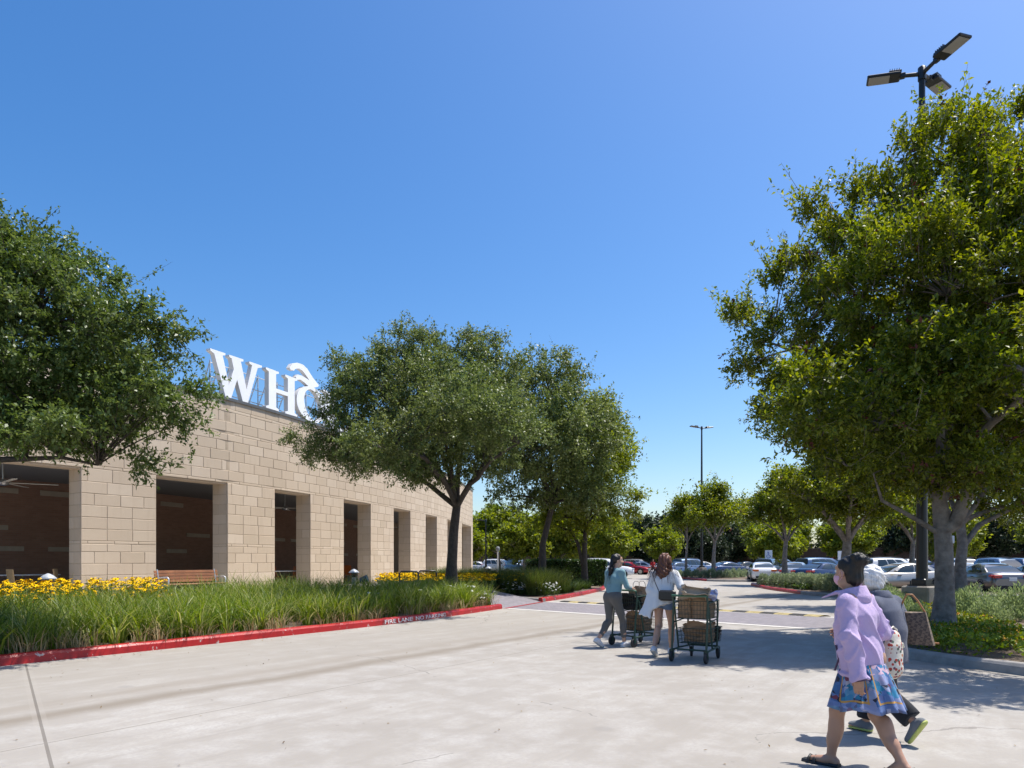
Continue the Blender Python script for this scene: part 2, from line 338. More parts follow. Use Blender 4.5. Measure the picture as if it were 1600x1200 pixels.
# the long bed by the building
def bedz(p): t=min(max((p-.15)/5.0,0),1); return .115+.23*(t*t*(3-2*t))
def bed_pt(s,p):
    """s in 0..1 along the red kerb, p metres behind its face"""
    q=s*(len(K1)-1); i=min(int(q),len(K1)-2); t=q-i; b=K1[i].lerp(K1[i+1],t); n=K1N[i].lerp(K1N[i+1],t).normalized()
    r=b+n*p; return Vector((r.x,r.y,bedz(p)))
def beddepth(s): return 6.2 if s<.8 else 6.2-(s-.8)/.2*3.2
m=MB(); NS,NP=60,10; vs=[]
for i in range(NS+1):
    s=i/NS
    for j in range(NP+1): vs.append(bed_pt(s,.1+(beddepth(s)-.1)*j/NP))
m.add(vs,[(i*(NP+1)+j,i*(NP+1)+j+1,(i+1)*(NP+1)+j+1,(i+1)*(NP+1)+j) for i in range(NS) for j in range(NP)],0,True)
tag(m.build('soil',m_mulch),kind='structure')
back=[bed_pt(i/NS,beddepth(i/NS)-.02) for i in range(NS+1)]
m=MB(); pl=[(v.x,v.y,.335) for v in back]+[(-2.5,25.6,.335),(-.74,28.9,.335),(-2.55,31.4,.335),(-2.9,40,.335),(-2.4,66,.335),(-40,66,.335),(-44,8,.335)]
m.add(pl,[tuple(range(len(pl)))]); tag(m.build('patio',m_patio),kind='structure')
# writing on the kerb face
def text_mesh(body, size, font_scale=(1,1), depth=.002):
    cu=bpy.data.curves.new('lettering','FONT'); cu.body=body; cu.size=size; cu.extrude=depth; cu.resolution_u=3; cu.align_x='LEFT'
    ob=bpy.data.objects.new('lettering',cu); COL.objects.link(ob); bpy.context.view_layer.update()
    me=bpy.data.meshes.new_from_object(ob.evaluated_get(bpy.context.evaluated_depsgraph_get())); bpy.data.objects.remove(ob); bpy.data.curves.remove(cu)
    for v in me.vertices: v.co.x*=font_scale[0]; v.co.y*=font_scale[1]
    return me
me=text_mesh("FIRE LANE  NO PARKING",.15,(1.13,1.0))
pa=G(611,976.5); pb=G(681,963.5); kk=min(range(len(K1)),key=lambda i:(K1[i]-pa).length); kl=min(range(len(K1)),key=lambda i:(K1[i]-pb).length)
L0=sum((K1[i+1]-K1[i]).length for i in range(kk,kl)); wmax=max(v.co.x for v in me.vertices)
for v in me.vertices:                                   # wrap the letters round the kerb's bend
    a=v.co.x/wmax*L0; i=kk
    while i<len(K1)-2 and a>(K1[i+1]-K1[i]).length: a-=(K1[i+1]-K1[i]).length; i+=1
    b=K1[i].lerp(K1[i+1],a/(K1[i+1]-K1[i]).length); n=K1N[i]
    v.co=b-n*(.008+v.co.z)+n*(.012*max(v.co.y+.022,0)/.11)+Vector((0,0,.022+v.co.y*.93))
link('lettering',me,m_white,k1)
# flush red line across the ramp
m=MB(); m.add([(-.28,22.78,.012),(-.16,22.68,.012),(1.22,26.3,.012),(1.1,26.36,.012)],[(0,1,2,3)]); tag(m.build('road_marking',m_red,fix=False),kind='structure')
# speed bump
sb=MB(); s0=Vector((1.95,26.35,0)); s1=Vector((8.6,19.35,0)); dv=(s1-s0); Ls=dv.length; dv.normalize(); nv=Vector((-dv.y,dv.x,0))
nseg=int(Ls/.42)
for k in range(nseg):
    prof=[(-.17,.0),(-.10,.038),(0,.052),(.10,.038),(.17,.0)]
    sk=.10
    r0=[s0+dv*(k*Ls/nseg+sk*o/.17)+nv*o+Vector((0,0,z+.004)) for o,z in prof]; r1=[s0+dv*((k+1)*Ls/nseg+sk*o/.17)+nv*o+Vector((0,0,z+.004)) for o,z in prof]
    sb.loft([r0,r1],False,False,k%2,True)
o=sb.build('speed_bump',[MT('black_rubber',(.035,.033,.032),.8,var=.4,vs=12,bump=.3),MT('yellow_rubber',(.48,.38,.16),.75,var=.45,vs=9,bump=.3)]); tag(o,'black and yellow striped rubber speed bump across the drive','speed bump')
# ================================================================ store building: stone arcade on a gentle curve
segs=[]; pt=Vector((-10.0,29.7,0)); 
def step(p,L,deg,sg=1): return p+Vector((math.sin(math.radians(deg)),math.cos(math.radians(deg)),0))*(L*sg)
right=[('o',2.45,20),('p',2.8,18.5),('o',2.8,16.2),('p',3.0,14.2),('o',2.6,13),('p',3.0,11),('o',2.6,10),('p',3.0,8.6),('o',2.7,7.2),('p',3.0,6),('o',5.3,4.8),('p',1.1,4)]
left=[('p',2.62,23),('o',2.95,30),('p',2.5,33),('o',3.0,35),('p',2.6,37)]
cor=[pt]; kinds=[]
for k,L,a in right: cor.append(step(cor[-1],L,a)); kinds.append(k)
for k,L,a in left: cor.insert(0,step(cor[0],L,a,-1)); kinds.insert(0,k)
Z0,ZO,ZT=.30,4.56,7.80; TH=.76
rows=[]; z=Z0; pat=[.385,.385,.385,.385,.26,.10,.385,.385,.385,.385,.385,.26,.10]; i=0
while z<ZT-.36:
    h=pat[i%len(pat)]; i+=1
    if z<ZO-.01 and z+h>ZO-.2: h=ZO-z
    if z>=ZT-.36 : break
    if z+h>ZT-.36: h=ZT-.36-z
    if h>.03: rows.append((z,z+h))
    z+=h
rows.append((ZT-.36,ZT-.02))
m_stone=NT('tan_stone_block'); co=m_stone.coord(); isl=m_stone.island()
c=m_stone.ramp(isl,[(0,(.455,.36,.255)),(.3,(.50,.395,.285)),(.7,(.525,.42,.305)),(1,(.57,.465,.35))])
n_=m_stone.noise(1.1,5,.6,co); c=m_stone.mix(m_stone.math('MULTIPLY',m_stone.ramp(n_,[(.35,(0,0,0)),(.7,(1,1,1))]),.35),c,(.485,.375,.265))
wv=m_stone.noise(14,6,.65,co,.6); c=m_stone.mix(m_stone.math('MULTIPLY',wv,.25),c,(.62,.53,.42))
sv=m_stone.n('ShaderNodeMapping'); m_stone.l(co,sv.inputs[0]); sv.inputs['Scale'].default_value=(3,3,.35); stn=m_stone.noise(1.6,5,.6,sv.outputs[0])
c=m_stone.mix(m_stone.math('MULTIPLY',m_stone.ramp(stn,[(.52,(0,0,0)),(.74,(1,1,1))]),.3),c,(.40,.31,.22))
m_stone.base(c); m_stone.rough(.85); m_stone.bump(m_stone.noise(70,5,.7,co),.3,.006); m_stone=m_stone.mat
m_mortar=MT('mortar',(.46,.365,.265),.95,var=.2)
m_soffit=MT('soffit_plaster',(.42,.36,.29),.9,var=.1)
bld=thing('store_building','tan stone store building with a curved arcade of tall square openings','building',(0,0,0))
nrm=[]
for a,b in zip(cor[:-1],cor[1:]):
    t=(b-a).normalized(); nrm.append(Vector((-t.y,t.x,0)))     # points into the building
cn=[nrm[0]]+[(nrm[i]+nrm[i+1]).normalized() for i in range(len(nrm)-1)]+[nrm[-1]]
blk=MB(); JG=.0055
def block(a,b,n,z0,z1,th=.05):
    """one stone: a..b along the wall face, n points inward"""
    t=(b-a).normalized(); a=a+t*JG; b=b-t*JG; z0+=JG; z1-=JG; e=.012; o=n*.004*random.uniform(-1,.6)
    if (b-a).length<.04: return
    f=[a+t*e,b-t*e,b-t*e,a+t*e]; zz=[z0+e,z0+e,z1-e,z1-e]
    fr=[Vector((p.x,p.y,q))+o for p,q in zip(f,zz)]
    f2=[a,b,b,a]; z2=[z0,z0,z1,z1]; md=[Vector((p.x,p.y,q))+n*.009 for p,q in zip(f2,z2)]; bk=[Vector((p.x,p.y,q))+n*th for p,q in zip(f2,z2)]
    fs=[(0,1,2,3)]+[(i,4+i,4+(i+1)%4,(i+1)%4) for i in range(4)]+[(4+i,8+i,8+(i+1)%4,4+(i+1)%4) for i in range(4)]
    blk.add(fr+md+bk,fs)
def course(a,b,n,z0,z1,shift,unitl=.82):
    L=(b-a).length; t=(b-a).normalized(); x=0.0; nx_=unitl*shift if shift>0 else unitl
    while x<L-.02:
        e=min(x+nx_,L); 
        if L-e<.18: e=L
        block(a+t*x,a+t*e,n,z0,z1); x=e; nx_=unitl*random.uniform(.96,1.04)
core=MB()
for i,k in enumerate(kinds):
    a,b,n=cor[i],cor[i+1],nrm[i]; ra,rb=cn[i],cn[i+1]
    for r,(z0,z1) in enumerate(rows):
        if z0>=ZO-.01 or (k=='o' and z1<=ZO+.01): continue
        course(a,b,n,z0,z1,[.5,1.0,.25][r%3] if r%2 else 1.0)
    zb=Z0 if k=='p' else ZO+.02
    ia,ib=a+n*.016,b+n*.016; oa,ob=a+n*TH,b+n*TH
    vs=[Vector((*p.xy,zz)) for zz in (zb,ZT-.03) for p in (ia,ib,ob,oa)]
    core.add(vs,[(3,2,1,0),(4,5,6,7),(0,1,5,4),(1,2,6,5),(2,3,7,6),(3,0,4,7)])
    if k=='p':                                              # jambs, both ends of the pillar
        for (p,dirn) in ((a,1),(b,-1)):
            t=(b-a).normalized()*dirn
            for r,(z0,z1) in enumerate(rows):
                if z1>ZO+.01: continue
                st=p+n*.055; en=p+n*(TH+.01)
                course(st-t*.004,en-t*.004,t,z0,z1,.55 if r%2 else 1.0,.74)
acc=[0.0]
for a,b in zip(cor[:-1],cor[1:]): acc.append(acc[-1]+(b-a).length)
def arc(s):
    i=max(0,min(len(cor)-2,next((k for k in range(len(cor)-1) if acc[k+1]>=s),len(cor)-2))); t=(s-acc[i])/(acc[i+1]-acc[i]); return cor[i].lerp(cor[i+1],t)
for r,(z0,z1) in enumerate(rows):                             # above the openings the courses run on without a break
    if z0<ZO-.01: continue
    x=0.0; L=acc[-1]; w_=.41 if r%2 else .82
    while x<L-.05:
        e=min(x+w_,L); e=L if L-e<.2 else e; a,b=arc(x),arc(e); t=(b-a).normalized(); block(a,b,Vector((-t.y,t.x,0)),z0,z1); x=e; w_=(.82 if z1-z0>.15 else 1.2)*random.uniform(.96,1.04)
blk.build('wall',m_stone,bld); core.build('wall_core',m_mortar,bld)
# soffits of the openings, coping, roof
cp=MB(); rf=MB()
for i,k in enumerate(kinds):
    a,b,n=cor[i],cor[i+1],nrm[i]
    if k=='o': sf=MB(); sf.box(Vector((*(a+n*(TH/2+.03)).xy,0)).lerp(Vector((*(b+n*(TH/2+.03)).xy,0)),.5)+Vector((0,0,ZO-.02)),((b-a).length-.03,TH-.06,.04),basis((b-a).normalized(),n,Vector((0,0,1)))); sf.build('soffit',m_stone,bld)
ri=[[p+n*o+Vector((0,0,z)) for o,z in ((-.05,ZT-.035),(-.055,ZT+.075),(.45,ZT+.085),(.45,ZT-.035))] for p,n in zip(cor,cn)]
cp.loft(ri,True,True,0,False)
cp.build('coping',MT('coping_metal',(.22,.205,.19),.4,.6,var=.1),bld)
DP=9.5
inn=[p+n*DP for p,n in zip(cor,cn)]
roofv=[(p+n*.44) for p,n in zip(cor,cn)]
vs=[Vector((*p.xy,ZT-.3)) for p in roofv]+[Vector((*(p+n*38).xy,ZT-.3)) for p,n in zip(cor,cn)]; N_=len(cor)
rf.add(vs,[(i,i+1,N_+i+1,N_+i) for i in range(N_-1)]); rf.build('roof',MT('roof_membrane',(.5,.49,.47),.9,var=.1),bld)
# the arcade behind: ceiling, brick inner wall, pale stone bands, floor
ce=MB(); vs=[Vector((*(p+n*(TH-.02)).xy,4.95)) for p,n in zip(cor,cn)]+[Vector((*p.xy,4.95)) for p in inn]
ce.add(vs,[(i,i+1,N_+i+1,N_+i) for i in range(N_-1)]); ce.build('ceiling',MT('arcade_ceiling',(.25,.24,.23),.9),bld)
bw=MB(); vs=[];fs=[];s=0;uvs=[]
for i,p in enumerate(inn):
    if i: s+=(inn[i]-inn[i-1]).length
    vs+= [Vector((*p.xy,.3)),Vector((*p.xy,4.97))]; uvs.append(s)
bw.add(vs,[(2*i,2*i+2,2*i+3,2*i+1) for i in range(N_-1)])
m_brick=brick_mat('red_brick',(.34,.185,.125),(.42,.24,.165),(.34,.27,.21),.29,.088,.006,.85,0,True)
o=bw.build('inner_wall',m_brick,bld,fix=False); ul=o.data.uv_layers.new(name='UVMap')
for lp in o.data.loops: vi=lp.vertex_index; ul.data[lp.index].uv=(uvs[vi//2], o.data.vertices[vi].co.z)
m_band=MT('pale_band_stone',(.50,.42,.32),.85,var=.15)
for i in range(N_-1):
    t=(inn[i+1]-inn[i]).normalized(); n=Vector((-t.y,t.x,0)); L=(inn[i+1]-inn[i]).length
    for z0,h,f0,f1 in ((2.82,.2,.0,.72),(1.95,.2,.45,1.0),(4.35,.22,.3,.9)):
        if (i+int(z0))%3==2: continue
        c0=inn[i]+t*(L*(f0+f1)/2)-n*.015; bb=MB(); bb.box(Vector((c0.x,c0.y,z0+h/2)),(L*(f1-f0),.06,h),basis(t,n,Vector((0,0,1))),bev=.006); bb.build('stone_band',m_band,bld)
ew=MB(); e0,e1,nn=cor[-1],inn[-1],cn[-1]                      # end wall facing down the drive, and beyond
for (p,q) in ((cor[-1]+cn[-1]*.04,cor[-1]+cn[-1]*38),):
    t=(q-p).normalized(); n=Vector((t.y,-t.x,0)); mid=(p+q)/2
    ew.box(Vector((mid.x,mid.y,(ZT-.3+.3)/2+.1)),((q-p).length,.3,ZT-.4),basis(t,n,Vector((0,0,1))))
ew.build('end_wall',m_stone,bld)
bx=MB()
for i in range(0,N_,2): pass
for i in range(N_-1):                                         # solid store volume behind the brick
    t=(inn[i+1]-inn[i]).normalized(); n=Vector((-t.y,t.x,0)); a=inn[i]+n*.1; b=inn[i+1]+n*.1
    bx.add([Vector((*a.xy,4.96)),Vector((*b.xy,4.96)),Vector((*b.xy,ZT-.32)),Vector((*a.xy,ZT-.32))],[(0,1,2,3)])
bx.build('upper_inner_wall',m_brick,bld)
# ================================================================ rooftop sign
def wall_at(px, setback):
    """point on the wall line seen in direction px, and the wall direction there"""
    k=(px-800)/F
    for a,b,n in zip(cor[:-1],cor[1:],nrm):
        a2,b2=a+n*setback,b+n*setback; fa=a2.x-k*a2.y; fb=b2.x-k*b2.y
        if fa<=0<=fb or fb<=0<=fa:
            if abs(fa-fb)>1e-9: s=fa/(fa-fb); return a2.lerp(b2,s),(b-a).normalized()
    return None,None
sign=thing('rooftop_sign','large white serif letters with a leaf over the O on the roof edge','sign',(0,0,0))
m_face=MT('white_letter_face',(.90,.90,.91),.35,var=.04); m_side=MT('letter_return',(.62,.60,.58),.5)
Wp=[(0,1),(.38,1),(.38,.955),(.31,.93),(.475,.30),(.60,.70),(.545,.93),(.48,.955),(.48,1),(.86,1),(.86,.955),(.79,.93),(.945,.30),(1.10,.93),(1.02,.955),(1.02,1),(1.38,1),(1.38,.955),(1.26,.91),(.985,0),(.84,0),(.69,.47),(.53,0),(.385,0),(.10,.91),(0,.955)]
Hp=[(0,1),(.42,1),(.42,.955),(.33,.92),(.33,.56),(.73,.56),(.73,.92),(.64,.955),(.64,1),(1.06,1),(1.06,.955),(.97,.92),(.97,.08),(1.06,.045),(1.06,0),(.64,0),(.64,.045),(.73,.08),(.73,.46),(.33,.46),(.33,.08),(.42,.045),(.42,0),(0,0),(0,.045),(.09,.08),(.09,.92),(0,.955)]
Lp=[(0,1),(.44,1),(.44,.955),(.34,.92),(.34,.09),(.62,.09),(.74,.17),(.80,.32),(.84,.32),(.80,0),(0,0),(0,.045),(.10,.08),(.10,.92),(0,.955)]
leaf=[(1040,592),(1150,545),(1160,525),(1110,465),(1080,420),(1050,370),(1010,335),(960,328),(915,350),(893,395),(900,415),(930,420),(945,395),(975,385),(1010,405),(1040,445),(1070,490),(1000,455),(960,452),(945,480),(955,510),(985,500),(1020,520),(1060,555),(1005,575)]
def outline(o,ex,poly,hgt,wdt,depth=.22):
    m=MB(); ez=Vector((ex.y,-ex.x,0)); sc=[(u*wdt,v*hgt) for u,v in poly]
    m.prism(sc,o,ex,Vector((0,0,1)),ez,depth); m.m=[0 if len(f)>4 else 1 for f in m.f]; return m
ZB=7.93; LH=1.68
def letter(nm,px0,px1,poly,umax):
    p0,t0=wall_at(px0,.30); p1,_=wall_at(px1,.30); ex=(p1-p0).normalized(); L=(p1-p0).length
    outline(Vector((*p0.xy,ZB)),ex,poly,LH,L/umax).build('letter',[m_face,m_side],sign); return p0,p1,ex,L
pW=letter('W',322,403,Wp,1.38); pH=letter('H',409,458,Hp,1.06); pL=letter('L',499,545,Lp,.84)
p0,_=wall_at(456,.30); p1,_=wall_at(506,.30); ex=(p1-p0).normalized(); ez=Vector((ex.y,-ex.x,0)); L=(p1-p0).length; o0=Vector((*p0.xy,ZB)); m=MB(); NN=48; fr,bk=[],[]
out=[(.5+.48*math.cos(a),.46+.48*math.sin(a)) for a in [2*PI*i/NN for i in range(NN)]]
inner=[(.52+.27*math.cos(a+.0)-.05*math.sin(a),.46+.405*math.sin(a)) for a in [2*PI*i/NN for i in range(NN)]]
def ov(u,v,dz): return o0+ex*(u*L)+Vector((0,0,v*LH))+ez*dz
m.loft([[ov(*q,0) for q in inner],[ov(*q,0) for q in out],[ov(*q,.22) for q in out],[ov(*q,.22) for q in inner],[ov(*q,0) for q in inner]],True,False,0,False)
m.m=[0 if (i//NN)==2 else 1 for i in range(len(m.f))]
m.build('letter',[m_face,m_side],sign)
lp=[((x-945)/300.0,(925+(x-1050)*.25-y)/400.0) for x,y in leaf]
outline(ov(0,0,.015),ex,[(u*L/L,v) for u,v in lp],LH,L,.19).build('leaf_emblem',[m_face,m_side],sign)
fm=MB()
for k in range(15):                                           # galvanised frame behind the letters
    px=328+k*15; p,t=wall_at(px,.62); q,_=wall_at(px,1.35)
    if p is None or q is None: continue
    n=Vector((-t.y,t.x,0)); p=Vector((*p.xy,0)); 
    fm.tube([p+Vector((0,0,7.5)),p+Vector((0,0,9.35))],.028,4); fm.tube([p+Vector((0,0,9.3)),p+n*.8+Vector((0,0,7.5))],.024,4); fm.tube([p+Vector((0,0,8.5)),p-n*.25+Vector((0,0,8.5))],.02,4)
for zz in (8.15,8.7,9.25):
    pts=[]
    for k in range(15):
        p,_=wall_at(328+k*15,.62)
        if p is not None: pts.append(Vector((*p.xy,zz)))
    fm.tube(pts,.022,4)
fm.build('support_frame',MT('galvanised_steel',(.55,.56,.57),.45,.5),sign)
# ================================================================ trees
m_bark_dark=MT('dark_oak_bark',(.085,.070,.058),.95,var=.5,vs=7,bump=1,bs=22,bd=.03)
m_bark_grey=MT('grey_bark',(.29,.255,.225),.9,var=.5,vs=5.5,bump=1,bs=14,bd=.035,col2=(.12,.10,.085))
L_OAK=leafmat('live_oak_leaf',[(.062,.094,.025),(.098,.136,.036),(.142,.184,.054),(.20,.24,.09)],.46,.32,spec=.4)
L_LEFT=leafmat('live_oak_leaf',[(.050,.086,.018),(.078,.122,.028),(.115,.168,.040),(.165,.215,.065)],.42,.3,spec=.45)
L_RED=MT('red_seed_cluster',(.10,.022,.015),.7,isl=.6)
L_RIGHT=leafmat('yellow_green_leaf',[(.064,.095,.012),(.100,.140,.016),(.155,.195,.024),(.26,.285,.04)],.45,.45)
L_LIGHT=leafmat('light_green_leaf',[(.085,.125,.016),(.13,.175,.022),(.185,.23,.03),(.25,.28,.045)],.5,.45)
L_EVER=leafmat('dark_evergreen_leaf',[(.014,.026,.010),(.022,.038,.015),(.035,.055,.022)],.55,.2)
L_PALE=leafmat('pale_green_leaf',[(.085,.115,.04),(.125,.16,.06),(.17,.20,.085)],.6,.4)
def bez(a,b,c,n):
    return [a*((1-t)**2)+b*(2*t*(1-t))+c*(t*t) for t in [i/(n-1) for i in range(n)]]
def tree(name,label,group,base,trunk,lobes,nclump,ntwig,nleaf,lsize,leafm,barkm,tr,seed,limbs=None,asp=.5,up=.35,clumpr=.62,upright=0.0,nlimb=7,red=0.0,droop=0.0,shell=.45,shrink=.5):
    """base: foot. trunk: list of points from the foot to the fork. lobes: (centre, (rx,ry,rz)) ellipsoids of the crown."""
    r=np.random.default_rng(seed); rd=random.Random(seed)
    base=Vector(base); T=[Vector(p)-base for p in trunk]; C=np.array([np.array(Vector(l[0])-base) for l in lobes]); R=np.array([l[1] for l in lobes],float); LW=np.array([l[2] if len(l)>2 else 1.0 for l in lobes]); R=np.maximum(R-clumpr*shrink,R*.38)
    vol=R.prod(1)**.75*LW; pr=vol/vol.sum(); pts=[]
    tries=0
    while len(pts)<nclump and tries<nclump*60:
        tries+=1; i=r.choice(len(C),p=pr); d=r.normal(size=3); d/=np.linalg.norm(d); q=C[i]+d*R[i]*(shell+(1-shell)*r.random()**.6)
        if q[2]<C[:,2].min()-R[:,2].max()*.9: continue
        if pts:
            dm=np.min(np.linalg.norm(np.array(pts)-q,axis=1))
            if dm<clumpr*1.0 and tries<nclump*50: continue
        pts.append(q)
    pts=np.array(pts); ctr=pts.mean(0)
    root=thing(name,label,'tree',base,0,group); bm=MB()
    n=len(T); bm.tube([T[0]-Vector((0,0,.15))]+[T[0]+Vector((0,0,.0))]+T[1:],[tr*1.55,tr*1.35]+[tr*(1-.32*i/(n-1)) for i in range(1,n)],12)
    fork=T[-1]; rf=tr*.68
    # main limbs by farthest-point choice
    tg=[]; P_=pts.copy(); cand=list(range(len(P_))); first=int(np.argmax(P_[:,2])); tg=[first]
    while len(tg)<min(nlimb,len(P_)):
        dmin=np.min(np.linalg.norm(P_[:,None]-P_[tg][None],axis=2),axis=1); tg.append(int(np.argmax(dmin)))
    nodes=[]; nr=[]
    for k in tg:
        e=Vector(P_[k])*.0+fork.lerp(Vector(P_[k]),.86); mid=fork.lerp(e,.45)+Vector((0,0,(.12+.15*rd.random())*(e-fork).length)); ps=bez(fork-Vector((0,0,.1)),mid,e,9)
        ps=[p+Vector((rd.uniform(-1,1),rd.uniform(-1,1),rd.uniform(-1,1)))*.05*(e-fork).length*.25*(0<i<8) for i,p in enumerate(ps)]
        rr=[rf*.58*(1-i/8)**.85+.016 for i in range(9)]; bm.tube(ps,rr,7); nodes+=ps[2:]; nr+=rr[2:]
    for extra in (limbs or []):
        ps=[Vector(p)-base for p in extra[0]]; bm.tube(ps,extra[1],9); nodes+=ps[1:]; nr+=extra[1][1:]
    NA=np.array([np.array(p) for p in nodes]); 
    for k in range(len(pts)):
        if k in tg: continue
        dd=np.linalg.norm(NA-pts[k],axis=1)+np.maximum(0,NA[:,2]-pts[k][2])*.8; j=int(np.argmin(dd)); a=Vector(NA[j]); e=Vector(pts[k]); mid=a.lerp(e,.5)+Vector((rd.uniform(-.15,.15),rd.uniform(-.15,.15),.12))*(e-a).length
        r0=min(nr[j]*.7,.02+.016*(e-a).length); bm.tube(bez(a,mid,e,6),[r0*(1-.75*i/5)+.004 for i in range(6)],5)
    # twigs
    nt=len(pts)*ntwig; ci=np.repeat(np.arange(len(pts)),ntwig); dirs=unit(r.normal(size=(nt,3))); outd=unit(pts[ci]-ctr)
    dirs=unit(dirs+outd*.55+np.array([0,0,up])+ (np.array([0,0,1.2])*upright*(outd[:,2:3]>.1)))
    size=clumpr*(.42+.62*r.random(nt)); 
    tall=(r.random(nt)<.05+.06*upright)*(outd[:,2]>.05); size=size*np.where(tall,2.1,1.0)
    st=pts[ci]+r.normal(size=(nt,3))*clumpr*np.array([.24,.24,.15])
    sub=((r.random(nt)<.26)|tall)&(lsize<.15)
    tv=[]; tf=[]
    side=unit(np.cross(dirs,r.normal(size=(nt,3)))); en=st+dirs*size[:,None]; en[:,2]-=droop*size**2
    for s_,t_ in ((side,0),):
        wv=.007; idx=np.where(sub)[0]; V=np.stack([st[idx]-side[idx]*wv,st[idx]+side[idx]*wv,en[idx]+side[idx]*wv*.3,en[idx]-side[idx]*wv*.3],1).reshape(-1,3); bm.add(V.tolist(),[(4*i,4*i+1,4*i+2,4*i+3) for i in range(len(idx))])
    bm.build('trunk',barkm,root,fix=False)
    li=np.repeat(np.arange(nt),nleaf); N=len(li); t=r.random(N)**.8
    pos=st[li]+(en-st)[li]*t[:,None]+r.normal(size=(N,3))*.035*(lsize/.1)
    ax=unit(dirs[li]*.5+unit(r.normal(size=(N,3)))*.95+np.array([0,0,.05-droop]))
    ln=lsize*(.65+.7*r.random(N)); V=leaf_quads(pos,ax,ln,ln*asp*(.8+.4*r.random(N)),.85,.15,r)
    mi=(r.random(N)<red).astype(np.int32) if red>0 else None
    if red>0:                                   # red seed heads sit in small bunches
        bunch=r.random(nt)<red*1.6; mi=((bunch[li])&(t>.75)).astype(np.int32)
    link('crown',arr_mesh('crown',V,quadfaces(N),False,mi),[leafm,L_RED] if red>0 else leafm,root)
    return root
def lobe(x,y,rx,ry,d,dz=0.0,rd=None,wt=1.0):
    dd=d+dz; return (P(x,y,dd),(rx*dd/F,(rd if rd else (rx+ry)/2*dd/F),ry*dd/F),wt)
# big right-hand tree
b=G(1473,992,.13); d=b.y
tree('street_tree','tall yellow green tree with a thick grey trunk in the flower island','trees around the drive',b,
     [b,P(1476,930,d),P(1475,860,d),P(1470,800,d),P(1466,765,d)],
     [lobe(1440,500,180,165,d,.3),lobe(1470,300,105,95,d,.3),lobe(1560,285,80,80,d,.8),lobe(1350,370,85,75,d,.6),lobe(1222,560,72,72,d,2.2,1.0,.7),lobe(1290,430,70,80,d,1.6,1.1,.8),lobe(1275,640,92,75,d,-1.5,1.0),lobe(1370,640,125,80,d,-1.4),lobe(1232,640,62,62,d,2.2,.9,.6),lobe(1480,570,130,90,d,-1.6),lobe(1420,400,110,70,d,-1.2,1.2),lobe(1530,430,100,70,d,-1.8,1.2),lobe(1580,420,150,190,d,-.4),lobe(1565,610,150,110,d,.3),lobe(1160,500,36,36,d,2.4,.6,.7),lobe(1720,480,120,110,d,-4.2,1.5),lobe(1690,620,80,70,d,-3.8,1.2),lobe(1330,690,110,60,d,1.5),lobe(1210,440,22,45,d,1.8,.4,.6),lobe(1265,360,25,55,d,1.0,.4,.7),lobe(1468,215,34,50,d,.6,.5,.8),lobe(1540,215,26,50,d,.6,.5,.9),lobe(1590,205,22,50,d,.8,.5,.9),lobe(1480,722,95,40,d,-1.0,1.3),lobe(1400,735,70,36,d,.8,1.0),lobe(1565,735,80,42,d,-.4,1.2),lobe(1440,690,80,50,d,1.6,1.2)],
     300,34,25,.088,L_RIGHT,m_bark_grey,.19,11,
     limbs=[([P(1470,830,d),P(1492,818,d-.1),P(1512,770,d-.2),P(1528,715,d-.3),P(1545,640,d-.2)],[.15,.14,.12,.11,.07]),([P(1470,835,d),P(1420,805,d-.1),P(1378,782,d-.3),P(1365,740,d-.4)],[.055,.042,.03,.015])],
     asp=.46,upright=1.0,clumpr=.60,nlimb=9,red=.028,up=.5,shell=.35,shrink=.3)
# second trunk behind it
b=Vector((14.2,22.3,.15)); d=b.y
tree('street_tree','grey forked tree standing behind the thick trunk of the flower island','trees around the drive',b,
     [b,P(1500,890,d),P(1504,850,d),P(1500,815,d)],
     [lobe(1540,690,125,90,d),lobe(1600,640,120,130,d,.4),lobe(1470,715,95,65,d,.8),lobe(1620,765,100,60,d),lobe(1560,560,110,110,d),lobe(1420,690,85,75,d,1),lobe(1560,770,90,45,d,1.5),lobe(1350,700,70,50,d,1.5)],
     170,26,20,.12,L_RIGHT,m_bark_grey,.19,12,
     limbs=[([P(1506,852,d),P(1530,820,d),P(1560,805,d-.1),P(1600,785,d-.2)],[.10,.08,.065,.04])],asp=.46,clumpr=.75,red=.012,up=.3)
# left oak, trunk outside the frame
b=bed_pt(.30,4.3); d=b.y
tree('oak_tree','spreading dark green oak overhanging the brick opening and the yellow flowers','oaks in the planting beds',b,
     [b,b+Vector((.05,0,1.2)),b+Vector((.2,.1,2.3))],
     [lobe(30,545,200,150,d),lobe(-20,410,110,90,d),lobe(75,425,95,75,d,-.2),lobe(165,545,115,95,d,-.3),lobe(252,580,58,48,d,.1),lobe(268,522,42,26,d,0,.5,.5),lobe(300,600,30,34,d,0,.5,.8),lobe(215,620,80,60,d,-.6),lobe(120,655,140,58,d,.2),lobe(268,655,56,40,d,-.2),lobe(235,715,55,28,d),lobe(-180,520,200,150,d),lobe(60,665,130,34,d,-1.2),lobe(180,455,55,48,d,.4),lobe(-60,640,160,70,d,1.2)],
     255,33,25,.070,L_LEFT,m_bark_dark,.24,21,asp=.50,clumpr=.52,nlimb=9,up=.1,droop=.10,shell=.35)
